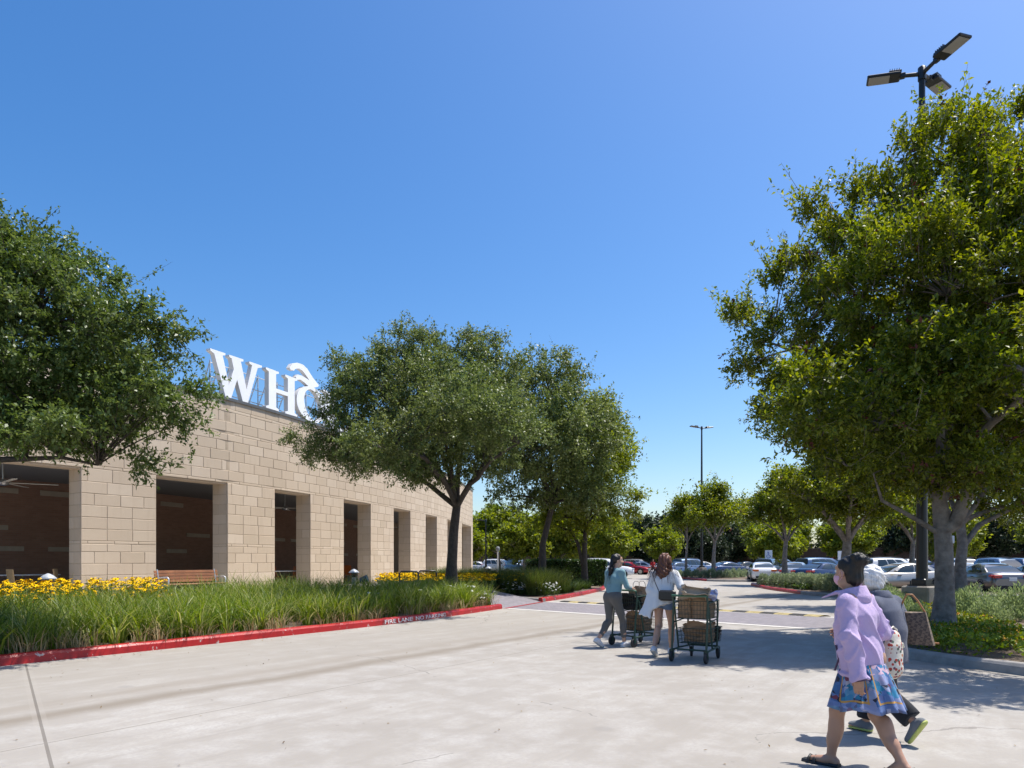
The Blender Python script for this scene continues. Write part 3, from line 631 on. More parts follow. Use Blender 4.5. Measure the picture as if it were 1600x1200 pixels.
# middle oak by the kerb
b=bed_pt(.955,2.2); b=Vector((-2.1,24.2,.25)); d=b.y
tree('oak_tree','dark trunked oak in the long grass bed, near the writing on the kerb','oaks in the planting beds',b,
     [b,P(706,880,d),P(709,830,d),P(714,788,d)],
     [lobe(655,610,135,75,d),lobe(577,650,90,68,d),lobe(600,690,80,42,d,-5.3,1.4),lobe(700,645,90,60,d,-5.2,1.5),lobe(765,655,60,55,d,-4.8,1.3),lobe(810,665,45,45,d,-4.3,1.2),lobe(485,690,52,34,d),lobe(742,590,82,72,d),lobe(755,680,80,70,d),lobe(590,705,130,42,d,.5),lobe(740,535,62,34,d),lobe(645,545,85,38,d),lobe(560,580,60,42,d),lobe(670,720,95,40,d,-1),lobe(556,620,45,40,d,1.0),lobe(705,640,110,85,d,-2)],
     240,32,22,.088,L_OAK,m_bark_dark,.205,22,asp=.5,clumpr=.66,nlimb=9,up=.15,droop=.06,shell=.35)
b=Vector((1.35,32.0,.2)); d=b.y
tree('oak_tree','oak with a leaning dark trunk in front of the clipped hedge, left of its neighbour','oaks in the planting beds',b,
     [b,P(848,850,d),P(858,810,d),P(864,785,d)],
     [lobe(850,615,80,70,d),lobe(862,560,35,28,d),lobe(820,700,78,66,d),lobe(905,690,72,76,d),lobe(925,640,50,40,d),lobe(815,770,55,32,d),lobe(900,765,72,36,d),lobe(790,640,60,55,d,1),lobe(860,680,80,80,d,-2)],
     170,22,15,.135,L_OAK,m_bark_dark,.165,23,asp=.5,clumpr=.78,nlimb=8,up=.1,droop=.06,shell=.35)
b=Vector((3.75,36.3,.2)); d=b.y
tree('oak_tree','oak with a twin stemmed dark trunk beside the end of the clipped hedge','oaks in the planting beds',b,
     [b,P(913,870,d),P(914,840,d),P(916,815,d)],
     [lobe(920,680,70,55,d),lobe(955,735,42,50,d),lobe(905,770,75,55,d),lobe(985,775,28,16,d),lobe(955,800,45,30,d),lobe(880,810,60,28,d),lobe(930,630,40,26,d),lobe(975,700,18,14,d),lobe(935,720,60,60,d,-1.5)],
     130,22,15,.145,L_RIGHT if False else L_LIGHT,m_bark_dark,.155,24,asp=.5,clumpr=.80,nlimb=8,up=.15,droop=.05,
     limbs=[([P(911,885,d),P(903,850,d),P(893,830,d),P(870,822,d)],[.10,.085,.065,.035])],shell=.35)
# parking lot trees
def lot_tree(px,d,topy,rx,lab,seed,leafm=L_RIGHT,crown0=None,n=85,ls=.2,lean=0,tr=.17,bark=m_bark_grey,group='trees in the car park islands'):
    b=Vector(((px-800)*d/F,d,.15)); cy0=crown0 or (topy+835)/2; rr=random.Random(seed)
    top=(topy+830)/2; hh=(830-topy)/2
    lob=[lobe(px+lean,top+hh*.25,rx*.78,hh*.62,d),lobe(px+lean*1.3,top-hh*.35,rx*.5,hh*.58,d)]
    for k in range(5):
        a=2*PI*k/5+rr.random(); lob.append(lobe(px+lean+rx*.62*math.cos(a),top+hh*rr.uniform(-.1,.55),rx*.42,hh*.34,d,rx*d/F*.6*math.sin(a)))
    return tree('street_tree',lab,group,b,[b,P(px,870,d),P(px+2,845,d)],lob,n,18,11,ls,leafm,bark,tr,seed,asp=.55,clumpr=.95*min(1.5,d/50),upright=.5,nlimb=6,up=.4,shell=.35,red=.01)
lot_tree(1115,58,752,66,'round green tree with a pale trunk in the far island beside the thin lamp post',31)
lot_tree(1072,60,778,40,'thin trunked tree at the end of the far island, left of the thin lamp post',32,n=45,tr=.11)
lot_tree(1226,44,728,66,'leafy tree behind the white sedan, at the end of the red kerbed island',33,n=140,ls=.16)
lot_tree(1322,31,665,118,'grey trunked tree rising behind the bun of the woman in lilac',34,n=210,ls=.14,tr=.25)
lot_tree(1425,40,740,80,'bright green tree behind the black lamp post',35,n=110,ls=.17,leafm=L_LIGHT)
# ---------------------------------------------------------------- far trees: three kinds, copied
def far_proto(name,label,group,hgt,rad,leafm,bark,seed,n,ls,loc):
    b=Vector(loc); rr=random.Random(seed); lob=[(b+Vector((0,0,hgt*.6)),(rad*.75,rad*.75,hgt*.36))]
    for k in range(6):
        a=2*PI*k/6+rr.random(); lob.append((b+Vector((rad*.55*math.cos(a),rad*.55*math.sin(a),hgt*rr.uniform(.38,.74))),(rad*.45,rad*.45,hgt*.2)))
    return tree(name,label,group,b,[b,b+Vector((0,0,hgt*.16)),b+Vector((.1,0,hgt*.28))],lob,n,16,10,ls,leafm,bark,.2,seed,asp=.6,clumpr=rad*.25,nlimb=6,up=.3,shell=.3)
FAR=[('light',far_proto('tree','distant light green tree in the row before the brick wall','light green trees along the far edge',7.6,3.6,L_LIGHT,m_bark_grey,41,60,.36,(34,88,0))),
     ('ever',far_proto('evergreen_tree','distant dark evergreen tree beyond the parked cars','dark evergreens along the far edge',8.0,4.2,L_EVER,m_bark_dark,42,75,.36,(18.5,98,0))),
     ('pale',far_proto('tree','distant pale feathery tree showing over the evergreens','pale trees over the far edge',10.0,4.2,L_PALE,m_bark_grey,43,60,.36,(20,116,0)))]
spots={'light':[(18,84,.72),(29.5,80,.85),(41,86,1.0),(49,80,.95),(55.5,88,1.05),(63,82,1.0),(72,90,1.1),(-1.5,82,1.1),(1.2,70,.9),(5.0,72,.95),(9.8,70,.8),(3.5,90,1.1),(7.2,78,.9),(12.0,92,.95),(-5,74,.8)],
       'ever':[(22.6,97,1.0),(27,101,.95),(32,110,1.05),(38,112,1.0),(45,114,1.05),(53,112,1.1),(61,110,1.15),(70,112,1.2),(79,108,1.2),(13,100,.95),(6,104,.95),(-.5,106,1.0),(-7,104,1.0),(86,112,1.25),(76,99,1.1),(66,99,1.1)],
       'pale':[(14.5,120,1.0),(27,122,.95),(37,124,1.05),(48,126,1.0),(58,124,1.05),(4,118,.95),(-4,116,1.0),(-12,112,1.1),(69,124,1.1),(82,126,1.15)]}
for kind,pro in FAR:
    for k,(x,y,s) in enumerate(spots[kind]):
        c=copy_tree(pro); c.location=(x,y,0); c.rotation_euler=(0,0,k*1.37+.4); c.scale=(s*(1+.1*math.sin(k)),s,s*(1+.08*math.cos(2*k)))
# ================================================================ grass, flowers, shrubs
m_grass=leafmat('long_grass_blade',[(.056,.102,.012),(.098,.160,.016),(.15,.222,.022),(.22,.275,.045),(.40,.39,.17)],.45,.36)
m_grass2=leafmat('fountain_grass_blade',[(.035,.062,.010),(.058,.092,.014),(.085,.120,.020),(.15,.165,.05)],.5,.30)
m_dry=leafmat('dry_blade',[(.30,.24,.12),(.42,.34,.19),(.24,.17,.09)],.8,.2)
m_yellow=MT('yellow_petal',(.80,.48,.004),.9,isl=.3,spec=.1); m_eye=MT('brown_flower_centre',(.06,.03,.012),.8); m_stem=leafmat('flower_foliage',[(.035,.07,.012),(.055,.10,.018),(.075,.125,.025)],.5,.3)
m_wpetal=MT('white_petal',(.72,.74,.70),.6,isl=.2)
def tufts(centres, nb, length, wid, spread, r=rng, seg=3):
    c=np.repeat(np.asarray(centres,float),nb,0); n=len(c); a=r.random(n)*2*PI; rad=r.random(n)**.5*.11
    base=c+np.stack([np.cos(a)*rad,np.sin(a)*rad,np.zeros(n)],1); ln=length*(.55+.6*r.random(n)); le=spread*(.25+.95*r.random(n)); a2=a+r.normal(size=n)*.6
    return blades(base,np.stack([np.cos(a2),np.sin(a2)],1)*le[:,None],ln,wid*(.6+.8*r.random(n)),seg,r)
def stuff(name,label,cat,V,fs,mats,mi=None,smooth=False):
    return tag(link(name,arr_mesh(name,V,fs,smooth,mi),mats),label,cat,kind='stuff')
cs=[]
for _ in range(1500):
    s=random.random(); p=.30+random.random()*(beddepth(s)-1.1)
    if s<.80 and p>3.9 and s>.05 and not(s>.60): continue
    if s>.93: p=.35+random.random()*2.6
    cs.append(bed_pt(s,p))
V1,f1=tufts([tuple(c) for c in cs],27,.82,.022,.85); V2,f2=tufts([tuple(c) for c in cs[::3]],16,1.0,.014,.6); f2=f2+len(V1); V1=np.concatenate([V1,V2]); f1=np.concatenate([f1,f2])
stuff('grass','long arching green grass filling the bed behind the red kerb','grass',V1,f1,m_grass)
cs=[]
for _ in range(130): s=random.random(); cs.append(tuple(bed_pt(s,.12+.32*random.random())))
V1,f1=tufts(cs,9,.5,.013,1.15); stuff('dry_grass','straw coloured dead blades hanging over the red kerb','dry grass',V1,f1,m_dry)
def flowers(name,label,pts,hmin,hmax,size,petal,centre=True,npet=7,r=rng,tilt=.35,cat='flowers',stemw=.005,lv=5):
    """stalks, leaves and open flower heads"""
    pts=np.asarray(pts,float); n=len(pts); h=hmin+(hmax-hmin)*r.random(n); off=r.normal(size=(n,2))*.06; top=pts.copy(); top[:,:2]+=off; top[:,2]+=h
    sd=unit(np.concatenate([r.normal(size=(n,2)),np.zeros((n,1))],1))*stemw
    VS=np.stack([pts-sd,pts+sd,top+sd*.6,top-sd*.6],1).reshape(-1,3); Q=[VS]; mi=[np.zeros(n)]
    li=np.repeat(np.arange(n),lv); t=.15+.75*r.random(len(li)); lp=pts[li]+(top-pts)[li]*t[:,None]; la=r.normal(size=(len(li),3)); la[:,2]=.3
    Q.append(leaf_quads(lp,la,.13*(.5+r.random(len(li))),.035,.8,.2,r)); mi.append(np.zeros(len(li)))
    N=unit(np.stack([r.normal(size=n)*tilt,r.normal(size=n)*tilt-.15,np.ones(n)],1)); U=unit(np.cross(N,np.array([1,0,.1]))); W=np.cross(N,U); sz=size*(.7+.5*r.random(n))
    for k in range(npet):
        a=2*PI*k/npet+.3*r.random(n); D=U*np.cos(a)[:,None]+W*np.sin(a)[:,None]; S=np.cross(N,D); m_=top+D*(sz*.6)[:,None]
        Q.append(np.stack([top,m_+S*(sz*.24)[:,None],top+D*sz[:,None]-N*(sz*.25)[:,None],m_-S*(sz*.24)[:,None]],1).reshape(-1,3)); mi.append(np.ones(n))
    if centre:
        for D in (U,W):
            S=D*(sz*.24)[:,None]; Q.append(np.stack([top-S,top+N*(sz*.3)[:,None]-S*.4,top+N*(sz*.3)[:,None]+S*.4,top+S],1).reshape(-1,3)); mi.append(np.full(n,2))
    V=np.concatenate(Q); return tag(link(name,arr_mesh(name,V,quadfaces(len(V)//4),False,np.concatenate(mi)),[m_stem,petal,m_eye]),label,cat,kind='stuff')
fp=[]
for _ in range(4200):
    s=.08+.57*random.random(); q=bed_pt(s,3.75+2.4*random.random()**1.1)
    if 800+q.x/q.y*F<246+random.gauss(0,7) and len(fp)<2400: fp.append(tuple(q))
flowers('yellow_flowers','dense yellow coneflowers behind the grass at the left pillar','flowers of the left bed',fp,.48,.74,.062,m_yellow) if False else flowers('yellow_flowers','dense yellow daisy flowers with brown centres behind the grass at the left pillars',fp,.38,.80,.062,m_yellow)
fp=[]
for _ in range(2100):
    x=random.uniform(590,850); y=random.uniform(27.5,33); q=Vector(((x-800)*y/F,y,.335)); 
    if q.x<-5.6 or (y<29 and x>775): continue
    if x>775 and random.random()<.6: continue
    fp.append(tuple(q))
flowers('yellow_flowers','yellow daisy flowers behind the middle oak and the bike racks',fp,.42,.70,.075,m_yellow)
wf=[tuple(bed_pt(random.uniform(.93,.995),random.uniform(.3,1.9))) for _ in range(60)]+[tuple(bed_pt(random.uniform(.55,.9),random.uniform(.6,2.2))) for _ in range(9)]
flowers('white_flowers','white flowers at the end of the long grass bed',wf,.25,.62,.055,m_wpetal,False,5)
# island with the clipped hedge: fountain grass, white flowers
cs=[];big=[]
for x,y,dd,n in ((790,905,30.5,20),(820,905,29.6,20),(850,905,28.8,22),(880,905,30.0,18),(800,900,33,14),(765,900,31.5,10)):
    c=Vector(((x-800)*dd/F,dd,.2))
    for _ in range(n): 
        q=Vector((c.x+random.gauss(0,.55),c.y+random.gauss(0,.6),0)); L_=K2b[::-1][:0]+K2b+K2; j=min(range(len(L_)),key=lambda i:(L_[i]-q).length); nn=normals(L_)[j]
        if (q-L_[j]).dot(nn)>.42: big.append((q.x,q.y,.17))
V1,f1=tufts(big,150,1.15,.012,.55); stuff('grass','tall dark fountain grass clumps on the corner island','grass',V1,f1,m_grass2)
cs=[(random.uniform(-3.6,-1.4),random.uniform(31,35),.33) for _ in range(60)]; V1,f1=tufts(cs,110,.95,.013,.5); stuff('grass','bright green grass clumps behind the yellow flowers','grass',V1,f1,m_grass)
cs=[]
for _ in range(70):
    t=random.random(); p=Vector((1.9,28.6,0)).lerp(Vector((4.4,37.0,0)),t); 
    j=min(range(len(K2)),key=lambda i:(K2[i]-p).length); q=K2[j]+normals(K2)[j]*(.38+1.1*random.random()); cs.append((q.x,q.y,.16))
V1,f1=tufts(cs,60,.55,.014,.8); stuff('ground_cover','low light green plants along the curving red kerb','plants',V1,f1,m_stem)
wf=[]
for _ in range(150): t=random.random(); p=Vector((-.5,28.9,.15)).lerp(Vector((1.6,27.4,.15)),t); wf.append((p.x+random.uniform(0,.35),p.y+random.uniform(.1,.5),.15))
flowers('white_flowers','white flowers in front of the fountain grass',wf,.22,.55,.055,m_wpetal,False,5)
def leaf_blob(name,label,cat,group,c,rad,n,ls,leafm,asp=.3,seed=0,spiky=0.0,box=None,parent=None):
    r=np.random.default_rng(seed); 
    if box is None:
        d=unit(r.normal(size=(n,3))); d[:,2]=np.abs(d[:,2])*1.0-.12; lump=1+.16*np.sin(d[:,0]*5+seed)*np.cos(d[:,1]*4+seed*2)
        pos=d*np.array(rad)*(lump*(.45+.55*r.random(n)**.5))[:,None]; pos[:,2]=np.maximum(pos[:,2]+rad[2]*.12,.02); ax=unit(d*.6+r.normal(size=(n,3))*.6+np.array([0,0,.5+spiky]))
    else:
        a,b,wd,hg=box; q=r.random(n); L=(b-a).length; t=(b-a).normalized(); nn=Vector((-t.y,t.x,0)); face=r.choice(4,size=n,p=[.32,.32,.28,.08]); u=r.random(n)*L; v=(r.random(n)-.5)*wd; z=r.random(n)*hg; j=np.abs(r.normal(size=n))*.05
        v=np.where(face==0,wd/2-j,np.where(face==1,-wd/2+j,v)); z=np.where(face==2,hg-j,z); u=np.where(face==3,np.where(r.random(n)<.5,j,L-j),u)
        pos=np.stack([t.x*u+nn.x*v,t.y*u+nn.y*v,z],1); ax=unit(r.normal(size=(n,3))+np.array([0,0,.4]))
    ln=ls*(.6+.8*r.random(n)); V=leaf_quads(pos,ax,ln,ln*asp,.8,.1,r); o=link(name,arr_mesh(name,V,quadfaces(n)),leafm)
    o.location=c; tag(o,label,cat,group); return o
# clipped hedge with a dark inner body
m_hedge=leafmat('hedge_leaf',[(.026,.055,.012),(.042,.082,.018),(.062,.112,.026)],.45,.25)
ha,hb=Vector((1.0,37.6,.15)),Vector((5.0,39.7,.15))
h=leaf_blob('hedge','dark green clipped box hedge behind the two oaks','hedge',None,ha,None,17000,.10,m_hedge,.6,5,0,(ha,hb,1.3,1.42))
t=(hb-ha).normalized(); m=MB(); m.box(Vector((t.x*(hb-ha).length/2,t.y*(hb-ha).length/2,.68)),((hb-ha).length-.16,1.12,1.3),basis(t,Vector((-t.y,t.x,0)),Vector((0,0,1)))); m.build('inner_branches',MT('hedge_twigs',(.018,.022,.010),1),h)
fa,fb=Vector((30,88,0)),Vector((39,88,0)); h2=leaf_blob('hedge','low bright green clipped hedge at the far end of the car park','hedge',None,fa,None,5200,.2,L_LIGHT,.6,6,0,(fa,fb,1.2,1.0))
m=MB(); m.box((4.5,0,.46),(8.8,1.0,.9)); m.build('inner_branches',bpy.data.materials['hedge_twigs'],h2)
# silvery round shrubs
m_silver=leafmat('silver_green_leaf',[(.17,.24,.10),(.25,.325,.145),(.33,.40,.20)],.6,.32)
m_silver2=leafmat('grey_green_leaf',[(.19,.25,.135),(.26,.32,.18),(.33,.385,.24)],.65,.25)
def shrubrow(label,group,spots,sz,mat_,n,ls,seed):
    pro=None
    for k,(x,y,s) in enumerate(spots):
        if pro is None or k==len(spots)//2: o=pro=leaf_blob('shrub',label,'shrub',group,(x,y,.13),sz,n,ls,mat_,.26,seed+k,.5)
        else: o=pro.copy(); COL.objects.link(o)
        o.location=(x,y,.13); o.scale=(s,s,s*(.9+.2*random.random())); o.rotation_euler=(0,0,random.random()*6)
def rowpx(l): return [((x-800)*d/F,d,s) for x,d,s in l]
shrubrow('large silvery green shrub beside the thick trunk of the flower island','shrubs of the flower island',rowpx([(1518,16.3,1.0),(1560,17.2,1.0),(1592,16.2,1.0),(1545,15.6,.8),(1625,17,1.0),(1412,17.2,1.0),(1395,16.4,.9),(1432,14.9,.7),(1500,17.6,.9),(1385,18.4,1.0),(1660,16,1)]),(.50,.50,.72),m_silver,2600,.085,61)
shrubrow('grey green rounded shrub on the island behind the lilac jacket','shrubs of the red kerbed island',rowpx([(1193,40.5,.8),(1212,38.5,.9),(1228,37,.95),(1243,36,.95),(1258,35,1.0),(1272,34,1.0),(1287,33.2,1.0),(1301,32.4,1.0),(1318,31.7,1.0),(1335,31.2,1),(1352,31,1),(1368,30.8,1)]),(.46,.46,.86),m_silver2,2000,.11,71)
shrubrow('grey green shrub in the far island beside the thin lamp post','shrubs of the far island',rowpx([(1062,61,.8),(1074,59.5,.85),(1087,58.5,.8),(1100,57.5,.8),(1112,57,.9),(1124,57,.8),(1136,56.5,.9),(1146,57.5,.85),(1155,58.5,.9),(1163,59.5,.85),]),(.50,.50,.80),m_silver2,900,.17,81)
# low flowering ground cover of the near island
m_lan=leafmat('lantana_leaf',[(.065,.115,.010),(.12,.18,.014),(.18,.245,.02),(.25,.30,.03)],.5,.3)
def cover(name,label,pts,n,ls,h,leafm,fl,seed,fsize=.022):
    r=np.random.default_rng(seed); pts=np.asarray(pts,float); i=r.integers(0,len(pts),n); pos=pts[i].copy(); pos[:,:2]+=r.normal(size=(n,2))*.13
    lumps=.55+.45*np.sin(pos[:,0]*4.1+pos[:,1]*2.3)*np.cos(pos[:,1]*3.7-pos[:,0]); pos[:,2]+=h*(.55+.45*lumps)*r.random(n)**.55
    ax=r.normal(size=(n,3))+np.array([0,0,.5]); ln=ls*(.6+.8*r.random(n)); V=[leaf_quads(pos,ax,ln,ln*.55,.6,.1,r)]; mi=[np.zeros(n)]
    k=r.integers(0,len(pts),fl); fp=pts[k].copy(); fp[:,:2]+=r.normal(size=(fl,2))*.13; lumps=.55+.45*np.sin(fp[:,0]*4.1+fp[:,1]*2.3)*np.cos(fp[:,1]*3.7-fp[:,0]); fp[:,2]+=h*(.55+.45*lumps)*(.8+.25*r.random(fl)); q=np.repeat(fp,7,0)+r.normal(size=(fl*7,3))*fsize*.8
    a2=r.normal(size=(len(q),3)); V.append(leaf_quads(q,a2,fsize*1.3,fsize,.9,.1,r)); mi.append(np.ones(len(q)))
    V=np.concatenate(V); return tag(link(name,arr_mesh(name,V,quadfaces(len(V)//4),False,np.concatenate(mi)),[leafm,MT('gold_petal',(.75,.36,.012),.6,isl=.5)]),label,'plants',kind='stuff')
ib=inset(K3,.0); pts=[]
for _ in range(380):
    k=random.randrange(int(len(ib)*.38),int(len(ib)*.97)); n=normals(K3)[k]; d_=.3+2.4*random.random(); p=K3[k]+n*d_; pts.append((p.x,p.y,.13))
cover('flowering_ground_cover','low leafy plants with small gold flowers along the grey kerb of the flower island',pts,30000,.062,.34,m_lan,650,91)
pts=[]
for _ in range(60): x=random.uniform(1402,1445); y=random.uniform(15,19.5); pts.append(((x-800)*y/F,y,.13))
cover('flowering_ground_cover','gold flowering plants around the concrete lamp base',pts,5200,.08,.45,m_lan,120,92)
pts=[]
for _ in range(60): t=random.random(); p=Vector((14.4,42.5,.13)).lerp(Vector((13.6,33.5,.13)),t); pts.append((p.x+.4+random.random()*.8,p.y,.13))
cover('ground_cover','dark green low plants along the far red kerb',pts,3500,.12,.3,m_stem,25,93)
# leaf litter on the drive
r=np.random.default_rng(5); n=260; pos=np.stack([r.uniform(-7,7,n),r.uniform(4.8,20,n),np.full(n,.006)],1); 
e=np.array([(-7.3+.56*q+random.random()*.5,10.5+.83*q-random.random()*.2,.006) for q in np.random.default_rng(2).uniform(0,13,140)]); pos=np.concatenate([pos,e]); ax=np.concatenate([r.normal(size=(len(pos),2)),r.normal(size=(len(pos),1))*.15+.1],1)
V=leaf_quads(pos,ax,.035,.016,3.0,.0,r); V[:,2]=np.maximum(V[:,2],.004); stuff('leaf_litter','small dry leaves scattered over the concrete drive','leaves',V,quadfaces(len(pos)),leafmat('fallen_leaf',[(.16,.10,.05),(.25,.17,.07),(.10,.065,.04)],.8,.1))
# ================================================================ street furniture
m_black=MT('black_paint',(.012,.012,.014),.38,.0,var=.2,vs=3); m_steel=MT('brushed_steel',(.45,.45,.45),.35,.9); m_conc=MT('lamp_base_concrete',(.34,.30,.255),.9,var=.35,vs=3,bump=.5,bs=40)
m_lens=MT('lamp_lens',(.30,.29,.27),.35,var=.1); m_gal=bpy.data.materials['galvanised_steel']
def lamp(label,loc,height,heads,baseh=.8,rot=0,pr=.13,group='parking lot lamp posts'):
    r_=thing('street_lamp',label,'street lamp',loc,0,group)
    m=MB(); 
    if baseh>0: m.box((0,0,baseh/2-.05),(.66,.66,baseh+.1),rotz3(.55),bev=.03); m.build('base',m_conc,r_)
    m=MB(); m.box((0,0,baseh+.02),(.46,.46,.035),rotz3(.55)); m.box((0,0,baseh+.10),(.34,.34,.15),rotz3(.55),bev=.02)
    for k in range(4): a=.55+PI/4+k*PI/2; m.lathe([(.018,baseh+.03),(.018,baseh+.12)],(.25*math.cos(a),.25*math.sin(a),0),6)
    m.build('base_cover',m_black,r_)
    m=MB(); m.tube([(0,0,baseh),(0,0,height*.5),(0,0,height)],[pr,pr*.78,pr*.52],14); m.lathe([(pr*.7,height-.25),(pr*.7,height+.05),(pr*.3,height+.09)],n=12); m.build('pole',m_black,r_)
    for ang,tilt in heads:
        d=Vector((math.cos(ang),math.sin(ang),0)); s=Vector((-d.y,d.x,0)); up=Vector((0,0,1)); dt=(d*math.cos(tilt)+up*math.sin(tilt)).normalized(); un=dt.cross(s)*-1; un=un if un.z>0 else -un
        o=Vector((0,0,height-.1)); m=MB(); m.tube([o,o+d*.34+up*.05,o+d*.46+up*.06],[.05,.045,.045],8); m.box(o+d*.42+up*.06,(.14,.11,.12),basis(d,s,up),bev=.015); m.build('arm',m_black,r_)
        h=MB(); c=o+d*.46+up*.06; B=basis(dt,s,un); h.box(c+dt*.37,(.74,.36,.07),B,bev=.02); h.box(c+dt*.13+un*.06,(.28,.30,.07),B,bev=.02)
        for k in range(5): h.box(c+dt*(.05+.05*k)+un*.1,(.012,.28,.05),B)
        hd=h.build('lamp_head',m_black,r_); l=MB(); l.box(c+dt*.47-un*.0385,(.46,.305,.012),B); l.build('lens',m_lens,hd)
    return r_
lamp('tall black three headed lamp post rising behind the big tree',(9.9,17.0,.12),13.28,[(math.atan2(-1,.28),.04),(math.atan2(.36,-.9),.10),(math.atan2(.6,.82),.02)],.82)
lamp('thin black twin headed lamp post among the far island trees',(17.3,64.2,.12),13.6,[(math.radians(200),.1),(math.radians(20),.16)],.8)
lamp('black lamp post beyond the far corner of the store',(-2.6,70,.0),5.6,[(math.radians(160),.1)],.8,pr=.11)
def globe_lamp(label,loc,h):
    r_=thing('street_lamp',label,'street lamp',loc,0,'parking lot lamp posts'); m=MB(); m.lathe([(.14,0),(.14,.1),(.06,.2),(.045,h-.3),(.08,h-.25),(.03,h-.2)],n=10); m.build('pole',m_gal,r_)
    m=MB(); m.lathe([(.05,h-.2),(.14,h-.12),(.17,h+.02),(.13,h+.16),(.03,h+.2)],n=14); m.build('lamp_shade',MT('frosted_shade',(.16,.17,.17),.6),r_)
globe_lamp('pale grey post lamp with a rounded shade under the far oaks',(-1.1,54.5,0),2.45)
# bollard path lights
m_cap=MT('bollard_cap',(.50,.53,.56),.45,.2,var=.15)
def bollard(label,loc):
    r_=thing('path_light',label,'path light',loc,0,'louvred path lights by the arcade'); m=MB(); m.lathe([(.10,-.05),(.10,.0),(.085,.03),(.085,.60)],n=16); m.build('post',MT('bollard_post',(.24,.25,.26),.5,.4) if 'bollard_post' not in bpy.data.materials else bpy.data.materials['bollard_post'],r_)
    m=MB(); 
    for k in range(3): m.lathe([(.07,.60+k*.055),(.135,.605+k*.055),(.135,.622+k*.055),(.07,.64+k*.055)],n=16)
    m.build('louvre',m_black,r_); m=MB(); m.lathe([(.06,.76),(.185,.765),(.19,.785),(.12,.85),(.05,.89),(.015,.905)],n=18); m.build('cap',m_cap,r_)
for px,d,lab in ((75,17.4,'grey capped path light among the yellow flowers by the brick opening'),(553,25.8,'grey capped path light in the grass before the third stone pillar'),(763,38,'grey capped path light beside the trunk of the middle oak')):
    bollard(lab,((px-800)*d/F,d,.34 if d>18 else .33))
m=MB(); fl=thing('flood_light','small dark ground flood light in the grass beside the path light','flood light',((568-800)*24.6/F,24.6,.34)); m.lathe([(.03,0),(.03,.5)],n=8); m.build('stake',m_black,fl); m=MB(); m.tube([(-.12,0,.52),(.14,-.03,.60)],[.09,.13],12); m.build('housing',MT('flood_housing',(.06,.08,.12),.4,.3),fl)
# wooden bench
m_wood=MT('bench_wood',(.33,.135,.06),.55,var=.4,vs=2.5,bump=.2,bs=30,isl=.35); m_benchmetal=MT('bench_metal',(.55,.56,.57),.4,.6)
bp=Vector(((301-800)*23.4/F,23.4,.335)); bt=Vector((math.sin(math.radians(30)),math.cos(math.radians(30)),0)); bench=thing('park_bench','brown wooden slatted bench in front of the dark opening beside the flowers','bench',bp,math.atan2(bt.y,bt.x)+0.0)
BL=2.35; m=MB()
for k in range(5): m.box((0,-.28+.105*k,.45),(BL,.09,.035),bev=.008)
m.build('seat',m_wood,bench); m=MB(); tl=Matrix.Rotation(math.radians(-12),3,'X')
for k in range(4): m.box((0,.24+.022*k,.55+.10*k),(BL,.03,.088),tl,bev=.006)
m.build('backrest',m_wood,bench)
for sx in (-1,1):
    m=MB(); x=sx*(BL/2-.12); m.tube([(x,-.28,0),(x,-.28,.64),(x,-.22,.68),(x,.2,.66)],.024,8); m.tube([(x,.22,0),(x,.22,.45),(x,.32,.93)],.024,8); m.tube([(x,-.28,.42),(x,.24,.42)],.02,8); m.build('armrest',m_benchmetal,bench)
# bike racks
def rack(label,px,d,rz):
    o=thing('bike_rack',label,'bike rack',((px-800)*d/F,d,.335),rz,'bike racks'); m=MB(); a=.36
    m.tube([(-a,0,-.05),(-a,0,.72),(-a+.06,0,.80),(a-.06,0,.80),(a,0,.72),(a,0,-.05)],.035,10); m.build('hoop',m_black,o); m=MB(); m.tube([(-a,0,.40),(a,0,.40)],.025,8); m.build('crossbar',m_black,o)
    for s in (-1,1): m=MB(); m.lathe([(.09,0),(.09,.015),(.04,.02)],(s*a,0,0),12); m.build('foot',m_black,o)
rack('black hoop bike rack in front of the yellow flowers, nearer the third pillar',639,27.2,.25); rack('black hoop bike rack in front of the yellow flowers, nearer the oak trunk',668,28.4,.25)
# ceiling fans
def fan(label,c,rz):
    o=thing('ceiling_fan',label,'ceiling fan',c,rz,'ceiling fans under the arcade'); m=MB(); m.lathe([(.03,.0),(.03,4.94-c[2])],n=8); m.build('rod',m_steel,o)
    m=MB(); m.lathe([(.05,-.16),(.15,-.12),(.16,.0),(.08,.06)],n=16); m.build('motor',m_steel,o)
    for k in range(5): m=MB(); a=2*PI*k/5; m.box((math.cos(a)*.85,math.sin(a)*.85,-.05),(1.35,.17,.02),rotz3(a)@Matrix.Rotation(.14,3,'X'),bev=.006); m.build('blade',MT('fan_blade',(.70,.66,.58),.5) if 'fan_blade' not in bpy.data.materials else bpy.data.materials['fan_blade'],o)
def inside(px,back):
    p,t=wall_at(px,back); return p,t
for px,d,z,lab in ((5,23.0,4.15,'pale ceiling fan in front of the red brick wall'),(445,35.6,4.25,'pale ceiling fan hanging in the second full opening'),(640,55,4.2,'ceiling fan hanging deep under the arcade')): fan(lab,((px-800)*d/F,d,z),.5)
